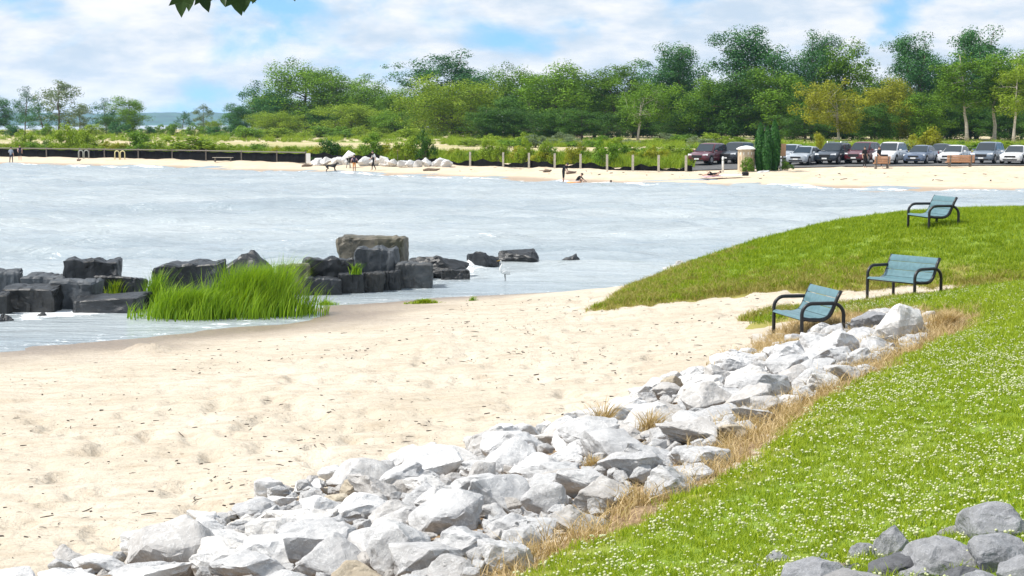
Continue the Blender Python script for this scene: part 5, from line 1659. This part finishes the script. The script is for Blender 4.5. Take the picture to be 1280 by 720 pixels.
        quad('tail_light', [(-2.27, s * hw * .5, .7), (-2.16, s * hw * .93, .7), (-2.12, s * hw * .93, .9), (-2.25, s * hw * .5, .88)][::(-1 if s > 0 else 1)], M['tail'], .04)
        MB().box((.66, s * (hw + .08), zs + .06), (.14, .2, .13)).obj('wing_mirror', M['p_white'], root, bevel=.03)
        for xd in (-.43, .68):
            MB().box((xd, s * (hw - .004), .62), (.014, .012, .52)).obj('door_seam', M['grille'], root)
    MB().box((2.29, 0, .57 if not suv else .64), (.05, W * .48, .14 if not suv else .22)).obj('grille', M['grille'], root, bevel=.01)
    MB().box((2.27, 0, .33), (.09, W * .62, .10)).obj('lower_grille', M['grille'], root, bevel=.01)
    MB().box((2.325, 0, .44), (.015, .42, .11)).obj('number_plate', M['white'], root)
    return root
sedan0, suv0 = make_car('sedan'), make_car('suv')
CARS = [  # x centre px, Y, kind, paint, heading deg, label
    (884, 145.5, 'suv', 'p_maroon', 239, 'maroon minivan, leftmost of the parked cars', 'p_rose'),
    (918, 147.0, 'suv', 'p_dark', 239, 'black car partly hidden by the tan booth'),
    (986, 148.5, 'sedan', 'p_silver', 239, 'silver car half hidden by the arborvitae and sign'),
    (1004, 143.0, 'sedan', 'p_silver', 241, 'silver sedan right of the round light bush'),
    (1040, 143.6, 'suv', 'p_navy', 240, 'navy black suv with a roof rack between silver and maroon cars'),
    (1076, 144.2, 'suv', 'p_maroon', 239, 'maroon suv with a light front beside the navy one'),
    (1110, 143.0, 'suv', 'p_white', 242, 'white crossover behind the person in dark clothes'),
    (1148, 143.0, 'sedan', 'p_blue', 241, 'blue grey sedan right of the white crossover'),
    (1172, 151.0, 'sedan', 'p_dark', 241, 'dark car parked behind the blue grey sedan'),
    (1190, 143.2, 'sedan', 'p_white', 241, 'white hatchback behind the orange-brown bench'),
    (1231, 143.0, 'suv', 'p_slate', 241, 'slate blue suv right of the orange-brown bench'),
    (1266, 142.0, 'sedan', 'p_white', 242, 'white sedan at the right edge of the picture'),
    (1306, 142.4, 'suv', 'p_silver', 241, 'silver suv just past the right edge'),
]
first = {'sedan': sedan0, 'suv': suv0}; used = set()
for row in CARS:
    px, Y, kind, paint, hd, lab = row[:6]
    c = first[kind] if kind not in used else copy_tree(first[kind])
    used.add(kind)
    x = at_y(px, Y)
    c.location = (x, Y, lotz(x, Y) + .006); c.rotation_euler = (0, 0, R(hd))
    tag(c, lab, 'car', 'cars parked behind the far beach')
    for ch in c.children:
        if ch.name.split('.')[0] in ('body', 'cabin', 'wing_mirror'): set_mat(ch, M[paint])
    if kind == 'suv' and paint == 'p_navy':
        for s in (-1, 1): MB().tube([(.1, s * .58, 1.70), (.05, s * .58, 1.78), (-1.5, s * .58, 1.78), (-1.55, s * .58, 1.69)], .025, 6).obj('roof_rail', M['rim'], c)

# ------------------------------------------------------------------ people and animals
def skin_mesh(name, J, E, rad, root, sub=1):
    names = list(J)
    me = bpy.data.meshes.new(name)
    me.from_pydata([J[k] for k in names], [(names.index(a), names.index(b)) for a, b in E], [])
    o = bpy.data.objects.new(name, me); col.objects.link(o)
    o.modifiers.new('skin', 'SKIN').use_smooth_shade = True
    for k, v in zip(names, me.skin_vertices[0].data):
        r = rad[k]; v.radius = (r, r) if not hasattr(r, '__len__') else r
        v.use_root = (k == root)
    m = o.modifiers.new('sub', 'SUBSURF'); m.levels = sub; m.render_levels = sub
    dg = bpy.context.evaluated_depsgraph_get()
    ev = bpy.data.meshes.new_from_object(o.evaluated_get(dg))
    bpy.data.objects.remove(o); bpy.data.meshes.remove(me)
    return ev
def ball(c, r, sub=2):
    bm = bmesh.new(); bmesh.ops.create_icosphere(bm, subdivisions=sub, radius=1)
    V = [Vector(c) + Vector((v.co.x * r[0], v.co.y * r[1], v.co.z * r[2])) for v in bm.verts]; Fc = [[v.index for v in f.verts] for f in bm.faces]; bm.free()
    return V, Fc
STAND = dict(pelvis=(0, 0, .94), spine=(0, .01, 1.12), chest=(0, 0, 1.32), neck=(0, .01, 1.48), headb=(0, -.005, 1.56), headt=(0, -.02, 1.70),
             shl=(.17, .01, 1.42), ell=(.24, .03, 1.14), wrl=(.25, -.05, .89), shr=(-.17, .01, 1.42), elr=(-.24, .03, 1.14), wrr=(-.25, -.05, .89),
             hipl=(.09, 0, .9), knl=(.10, -.02, .50), anl=(.10, .02, .09), tol=(.11, -.15, .03), hipr=(-.09, 0, .9), knr=(-.10, -.02, .50), anr=(-.10, .02, .09), tor=(-.11, -.15, .03))
BONES = [('pelvis', 'spine'), ('spine', 'chest'), ('chest', 'neck'), ('neck', 'headb'), ('headb', 'headt'), ('chest', 'shl'), ('shl', 'ell'), ('ell', 'wrl'), ('chest', 'shr'), ('shr', 'elr'), ('elr', 'wrr'),
         ('pelvis', 'hipl'), ('hipl', 'knl'), ('knl', 'anl'), ('anl', 'tol'), ('pelvis', 'hipr'), ('hipr', 'knr'), ('knr', 'anr'), ('anr', 'tor')]
RADS = dict(pelvis=(.16, .115), spine=(.14, .10), chest=(.165, .115), neck=.055, headb=(.075, .085), headt=(.072, .088), shl=.065, ell=.046, wrl=.03, shr=.065, elr=.046, wrr=.03,
            hipl=.085, knl=.058, anl=.038, tol=.032, hipr=.085, knr=.058, anr=.038, tor=.032)
REG = {('pelvis', 'spine'): 1, ('spine', 'chest'): 1, ('chest', 'neck'): 1, ('chest', 'shl'): 1, ('chest', 'shr'): 1, ('shl', 'ell'): 2, ('shr', 'elr'): 2, ('pelvis', 'hipl'): 3, ('pelvis', 'hipr'): 3, ('hipl', 'knl'): 3, ('hipr', 'knr'): 3,
       ('knl', 'anl'): 4, ('knr', 'anr'): 4}
def person(loc, rz, pose, shirt, sleeve, trousers, shin, label, height=1.72, skin='skin', hair='hair', group='people on the far beach', tilt=None):
    J = dict(STAND); J.update(pose)
    me = skin_mesh('body', J, BONES, RADS, 'pelvis', 1)
    for m in (skin, shirt, sleeve, trousers, shin): me.materials.append(M[m])
    segs = [(Vector(J[a]), Vector(J[b]), REG.get((a, b), 0)) for a, b in BONES]
    for p in me.polygons:
        c = p.center; best = (9, 0)
        for a, b, r in segs:
            ab = b - a; t = max(0, min(1, (c - a).dot(ab) / ab.length_squared)); d = (c - a - ab * t).length
            if r in (0, 2) : d *= 1.02
            if d < best[0]: best = (d, r)
        p.material_index = best[1]; p.use_smooth = True
    bm = bmesh.new(); bm.from_mesh(me)
    def add(V, Fc, mi=0):
        vs_ = [bm.verts.new(v) for v in V]
        for f in Fc:
            try:
                k = bm.faces.new([vs_[i] for i in f]); k.material_index = mi; k.smooth = True
            except ValueError: pass
    for el, wr in (('ell', 'wrl'), ('elr', 'wrr')):           # hands
        a, b = Vector(J[el]), Vector(J[wr]); d = (b - a).normalized()
        sdv = d.cross(Vector((0, 1, .2))).normalized(); up = d.cross(sdv)
        t = MB(); t.tube([b - d * .02, b + d * .03, b + d * .085], [.028, .038, .036], 8)
        for k, (o_, l) in enumerate([(-.027, .06), (-.009, .075), (.009, .08), (.027, .068)]):
            s0 = b + d * .075 + up * o_; t.tube([s0, s0 + d * l * .55, s0 + d * l + sdv * .018], [.0095, .009, .006], 5)
        s0 = b + d * .03 + up * -.035; t.tube([s0, s0 + (d * .6 - up).normalized() * .035, s0 + d * .06 - up * .03], [.011, .010, .007], 5)
        add([Vector(v) for v in t.v], t.f)
    hb, ht = Vector(J['headb']), Vector(J['headt']); hd = (ht - hb).normalized(); hc = hb.lerp(ht, .62)
    fwd = Vector((0, -1, 0)); fwd = (fwd - hd * fwd.dot(hd)).normalized(); sx = hd.cross(fwd)
    def hp(f, s, u): return hc + fwd * f + sx * s + hd * u
    V, Fc = ball(hp(.088, 0, -.02), (.014, .02, .02), 1); add(V, Fc)                     # nose
    for s in (-1, 1):
        V, Fc = ball(hp(0, s * .075, -.01), (.012, .02, .03), 1); add(V, Fc)             # ears
    bm.to_mesh(me); bm.free()
    for k in (M['c_black'],): me.materials.append(k)
    o = mobj('person', me)
    o.location = loc; o.rotation_euler = (0, 0, rz) if tilt is None else tilt; s_ = height / 1.74; o.scale = (s_, s_, s_)
    V, Fc = ball((0, 0, 0), (.088, .10, .095), 2)
    Fc = [f for f in Fc if sum(V[i].z for i in f) / 3 > -.02 or sum(V[i].y for i in f) / 3 > .02]
    rot = Matrix((sx, -fwd, hd)).transposed()
    MB().add([hc + rot @ (Vector(v) + Vector((0, .012, .022))) for v in V], Fc).obj('hair', M[hair], o, True)
    for s in (-1, 1):
        V, Fc = ball(hp(.083, s * .03, .012), (.010, .007, .007), 1); MB().add(V, Fc).obj('eye', M['c_black'], o, True)
    V, Fc = ball(hp(.083, 0, -.055), (.022, .008, .006), 1); MB().add(V, Fc).obj('mouth', M['c_pink'], o, True)
    tag(o, label, 'person', group)
    return o
def gp(px, dy, dz=0.0):
    p = shore_pt(px, dy); return (p.x, p.y, max(p.z, -.25) + dz)
WALK = dict(knl=(.10, -.14, .52), anl=(.10, -.16, .10), tol=(.11, -.33, .04), knr=(-.10, .04, .50), anr=(-.10, .24, .12), tor=(-.11, .10, .03), ell=(.25, .12, 1.16), wrl=(.24, .10, .92), elr=(-.25, -.06, 1.15), wrr=(-.22, -.24, 1.0))
person(gp(18, 1.2), R(170), dict(anl=(.16, .02, .09), knl=(.14, -.02, .5), tol=(.18, -.15, .03), anr=(-.16, .02, .09), knr=(-.14, -.02, .5), tor=(-.18, -.15, .03), ell=(.30, -.02, 1.18), wrl=(.22, -.20, 1.22)), 'c_grey', 'c_grey', 'c_navy', 'c_navy', 'person in a grey top and dark trousers standing at the left water edge', 1.85)
person(gp(29, 6.0), R(20), WALK, 'c_navy', 'c_pink', 'c_black', 'skin', 'person in dark clothes walking near the left end of the rail fence', 1.7)
person(gp(444, 2.2), R(15), dict(ell=(.30, -.04, 1.18), wrl=(.34, -.16, 1.02), elr=(-.30, -.04, 1.18), wrr=(-.34, -.16, 1.02)), 'c_navy', 'c_pink', 'c_orange', 'skin_dark', 'person with pink sleeves and a dark vest beside the dog', 1.55, 'skin_dark')
person(gp(468, 4.4), R(-70), dict(WALK, neck=(0, -.03, 1.48), headb=(0, -.07, 1.55), headt=(0, -.10, 1.69)), 'c_black', 'c_white', 'c_black', 'c_black', 'slim person in black with a white bag at the far boulders', 1.8)
bend = dict(chest=(0, -.10, 1.30), neck=(0, -.20, 1.43), headb=(0, -.27, 1.47), headt=(0, -.37, 1.56), shl=(.17, -.14, 1.38), shr=(-.17, -.14, 1.38), ell=(.20, -.22, 1.12), wrl=(.14, -.36, .95), elr=(-.20, -.22, 1.12), wrr=(-.14, -.36, .95), knl=(.05, 0, .5), knr=(-.05, 0, .5), anl=(.05, .03, .09), anr=(-.05, .03, .09), tol=(.06, -.13, .03), tor=(-.06, -.13, .03))
person((at_y(704, 132.5), 132.5, -.12), R(65), bend, 'c_black', 'c_black', 'c_black', 'skin', 'person in a long black top standing in the shallows looking down', 1.72)
crouch = dict(pelvis=(0, .18, .34), spine=(0, .10, .50), chest=(0, -.06, .64), neck=(0, -.18, .74), headb=(0, -.24, .80), headt=(0, -.30, .93), shl=(.17, -.08, .72), shr=(-.17, -.08, .72), ell=(.22, -.28, .52), wrl=(.18, -.46, .40), elr=(-.22, -.28, .52), wrr=(-.18, -.46, .40),
              hipl=(.10, .17, .32), knl=(.16, -.22, .52), anl=(.14, .02, .09), tol=(.15, -.15, .03), hipr=(-.10, .17, .32), knr=(-.16, -.22, .52), anr=(-.14, .02, .09), tor=(-.15, -.15, .03))
person((at_y(723, 130.5), 130.5, -.18), R(60), crouch, 'c_black', 'c_black', 'c_black', 'skin', 'person in black crouching in the shallows by the orange float', 1.72)
person((at_y(763, 129), 129, -1.42), R(0), {}, 'c_black', 'skin', 'c_black', 'skin', 'swimmer with only head and shoulders above the water', 1.72)
lie = dict(pelvis=(0, 0, .14), spine=(0, .18, .15), chest=(0, .38, .17), neck=(0, .54, .20), headb=(0, .62, .24), headt=(0, .74, .32), shl=(.17, .46, .17), shr=(-.17, .46, .17), ell=(.28, .24, .07), wrl=(.24, .02, .06), elr=(-.28, .24, .07), wrr=(-.24, .02, .06),
           hipl=(.09, -.04, .13), knl=(.11, -.36, .34), anl=(.11, -.66, .06), tol=(.12, -.76, .14), hipr=(-.09, -.04, .13), knr=(-.11, -.42, .12), anr=(-.11, -.82, .06), tor=(-.12, -.86, .17))
x = at_y(889, 130.5); z = Hf(x, 130.5)
def towel(px, Y, w, l, mat, rz, label):
    x = at_y(px, Y); z = Hf(x, Y); V = []; Fc = []
    n = 8
    for i in range(n + 1):
        for j in range(n + 1):
            u, v = (i / n - .5) * w, (j / n - .5) * l
            c, s = math.cos(rz), math.sin(rz); X, Yy = x + c * u - s * v, Y + s * u + c * v
            V.append((X, Yy, Hf(X, Yy) + .22 + .015 * math.sin(i * 2) + .012 * math.cos(j * 3)))
    for i in range(n):
        for j in range(n):
            a = i * (n + 1) + j; Fc.append((a, a + n + 1, a + n + 2, a + 1))
    o = mobj('towel', mkmesh('towel', V, Fc, [mat], True)); o.modifiers.new('t', 'SOLIDIFY').thickness = .015
    tag(o, label, 'towel')
towel(890, 130.5, 1.0, 2.0, M['c_pink'], R(-62), 'pink towel on the sand under the lying person')
person((x, 130.5, z + .23), R(-62), lie, 'c_black', 'skin', 'c_black', 'skin', 'person lying on the sand below the parked cars', 1.72)
towel(912, 131.0, .9, 1.7, M['c_white'], R(-70), 'white towel on the sand right of the lying person')
x = at_y(930, 131); bag = empty('beach_bag', (x, 131, Hf(x, 131) + .12), .3)
MB().box((0, 0, .14), (.5, .26, .28)).obj('bag_body', M['c_black'], bag, bevel=.06)
MB().tube([(-.14, 0, .27), (-.1, 0, .42), (.1, 0, .42), (.14, 0, .27)], .014, 6).obj('handle', M['c_black'], bag, True)
tag(bag, 'small black beach bag on the sand below the cars', 'bag')
for px, Y, lab, ps in ((1096, 137.0, 'person in black walking in front of the white crossover', WALK), (1078, 137.4, 'person in black standing in front of the maroon suv', {})):
    x = at_y(px, Y); person((x, Y, Hf(x, Y) + (.06 if Y > 138 else .0)), R(30), ps, 'c_black', 'c_black', 'c_black', 'c_black', lab, 1.66)
# orange float with its ring
fl_ = empty('swim_float', (at_y(717, 129.6), 129.6, -.03))
t = MB(); pts = [(math.cos(R(20 * i)) * .42, math.sin(R(20 * i)) * .42, .1) for i in range(19)]
t.tube(pts, .13, 10, False).obj('ring', M['c_orange'], fl_, True)
MB().tube([(math.cos(R(20 * i)) * .42, math.sin(R(20 * i)) * .42, .235) for i in range(19)], .02, 6, False).obj('rope', M['c_white'], fl_, True)
tag(fl_, 'orange ring float beside the crouching person', 'float')
# white sunshade
p = shore_pt(437, 6.5); e = empty('sunshade', p)
MB().tube([(.1, 0, 0), (.02, 0, .6), (0, 0, 1.2)], .025, 6).obj('pole', M['grey_paint'], e)
t = MB(); n = 8; V = [(0, 0, 1.62)] + [(math.cos(6.283 * i / n) * .62, math.sin(6.283 * i / n) * .62, 1.12 + .18 * math.cos(6.283 * i / n)) for i in range(n)] + [(math.cos(6.283 * i / n) * .6, math.sin(6.283 * i / n) * .6, .95 + .18 * math.cos(6.283 * i / n)) for i in range(n)]
MB().add(V, [(0, 1 + i, 1 + (i + 1) % n) for i in range(n)] + [(1 + i, 1 + n + i, 1 + n + (i + 1) % n, 1 + (i + 1) % n) for i in range(n)]).obj('canopy', M['white'], e)
for k in (-1, 1): MB().tube([(k * .2, -.1, 0), (k * .1, 0, .55)], .03, 6).obj('leg', M['c_black'], e)
tag(e, 'small tilted white sunshade among the boulders on the far beach', 'sunshade')
# dog
DJ = dict(hip=(0, .34, .50), loin=(0, .12, .51), rib=(0, -.14, .50), chest=(0, -.30, .52), neck=(0, -.42, .62), head=(0, -.52, .72), muz=(0, -.68, .68), tail1=(0, .46, .52), tail2=(0, .62, .60),
          fsl=(.08, -.30, .40), fel=(.085, -.25, .28), fwl=(.085, -.29, .12), ftl=(.085, -.33, .025), fsr=(-.08, -.30, .40), fer=(-.085, -.34, .28), fwr=(-.085, -.42, .13), ftr=(-.085, -.47, .025),
          htl=(.08, .30, .38), hkl=(.09, .22, .28), hhl=(.09, .42, .17), hfl=(.09, .37, .025), htr=(-.08, .30, .38), hkr=(-.09, .18, .29), hhr=(-.09, .36, .16), hfr=(-.09, .28, .025))
DE = [('hip', 'loin'), ('loin', 'rib'), ('rib', 'chest'), ('chest', 'neck'), ('neck', 'head'), ('head', 'muz'), ('hip', 'tail1'), ('tail1', 'tail2'), ('chest', 'fsl'), ('fsl', 'fel'), ('fel', 'fwl'), ('fwl', 'ftl'), ('chest', 'fsr'), ('fsr', 'fer'), ('fer', 'fwr'), ('fwr', 'ftr'),
      ('hip', 'htl'), ('htl', 'hkl'), ('hkl', 'hhl'), ('hhl', 'hfl'), ('hip', 'htr'), ('htr', 'hkr'), ('hkr', 'hhr'), ('hhr', 'hfr')]
DR = {k: .035 for k in DJ}; DR.update(hip=.11, loin=.10, rib=.14, chest=.13, neck=.075, head=.078, muz=.036, tail1=.028, tail2=.014, fsl=.06, fsr=.06, htl=.075, htr=.075, hkl=.05, hkr=.05, hhl=.026, hhr=.026, fwl=.026, fwr=.026)
dm = skin_mesh('dog', DJ, DE, DR, 'loin', 1); dm.materials.append(M['dog_fur'])
dog = mobj('dog', dm); dog.location = gp(415, 1.6); dog.rotation_euler = (0, 0, R(80)); dog.scale = (1.15,) * 3
for s in (-1, 1): MB().add(*ball((s * .065, -.49, .79), (.022, .03, .05), 1)).obj('ear', M['dog_fur'], dog, True)
tag(dog, 'black dog walking along the far water edge', 'dog')
# egret
p = at_z(630, 354, 0)
EJ = dict(tail=(0, .26, .46), rump=(0, .15, .50), back=(0, .02, .55), breast=(0, -.10, .58), n1=(0, -.17, .66), n2=(0, -.13, .76), n3=(0, -.08, .84), n4=(0, -.10, .93), head=(0, -.15, .97))
ER = dict(tail=.02, rump=.055, back=.085, breast=.075, n1=.035, n2=.024, n3=.02, n4=.02, head=.026)
k_ = list(EJ); em = skin_mesh('egret', EJ, list(zip(k_[:-1], k_[1:])), ER, 'back', 1); em.materials.append(M['feather'])
eg = mobj('egret', em); eg.location = (p.x, p.y, -.12); eg.rotation_euler = (0, 0, R(-60)); eg.scale = (.78,) * 3
MB().tube([(0, -.165, .972), (0, -.30, .955)], [.012, .003], 6).obj('bill', M['bill'], eg, True)
for s in (-1, 1): MB().tube([(s * .03, .03, .50), (s * .03, .06, .28), (s * .03, .02, 0)], [.014, .008, .007], 6).obj('leg', M['c_black'], eg, True)
for s in (-1, 1): MB().add(*ball((s * .065, .06, .54), (.025, .17, .065), 2)).obj('wing', M['feather'], eg, True)
tag(eg, 'white egret standing in the shallows by the breakwater', 'egret')
# driftwood on the far beach
M['drift'] = plain('driftwood', (.16, .12, .09), .9, var=.4)
for i, (px, dy, L_, lab) in enumerate([(386, 6.5, 1.1, 'short dark driftwood log left below the white panel'), (540, 6.0, 1.6, 'long brown driftwood log below the right-hand white boulders'), (714, 7.5, .9, 'curved dark branch on the sand right of the standing bather'), (684, 8.5, .7, 'dark clod of driftwood high on the sand left of the standing bather'), (51 * 2, 6.8, .5, 'small reddish-brown lump on the sand below the grey rack')]):
    p = shore_pt(px, dy); r_ = random.Random(i)
    pts = [(-L_ / 2, 0, .08), (-L_ / 5, .08, .16), (L_ / 4, -.05, .12), (L_ / 2, .05, .2)]
    o = MB().tube(pts, [.08, .13, .11, .04], 8).obj('driftwood', M['drift'], None, True); o.location = (p.x, p.y, p.z - .02); o.rotation_euler = (0, 0, r_.uniform(-.5, .5))
    tag(o, lab, 'driftwood', 'driftwood on the far beach')
P = far_pts(130, 540, 1330, 5, 12)
scatter('far_beach_debris', [chip_mesh(i) for i in range(6)], P + np.array([0, 0, .05]), 1 + 4 * rng.random(len(P)) ** 3, label='dark bits of debris on the far sand', cat='debris')

# ------------------------------------------------------------------ haze
hz = MB().box((0, 0, 38), (22000, 22000, 82)).obj('haze', None, None)
hz.data.materials.clear()
hm = bpy.data.materials.new('haze'); hm.use_nodes = True
hm.node_tree.nodes.clear()
pvn = hm.node_tree.nodes.new('ShaderNodeVolumePrincipled'); pvn.inputs['Density'].default_value = .00006; pvn.inputs['Color'].default_value = (.45, .70, 1.0, 1)
pvn.inputs['Anisotropy'].default_value = .1
ho = hm.node_tree.nodes.new('ShaderNodeOutputMaterial'); hm.node_tree.links.new(pvn.outputs[0], ho.inputs['Volume'])
hz.data.materials.append(hm)
tag(hz, 'thin blue haze over the lake and the far hills', 'haze', kind='stuff')
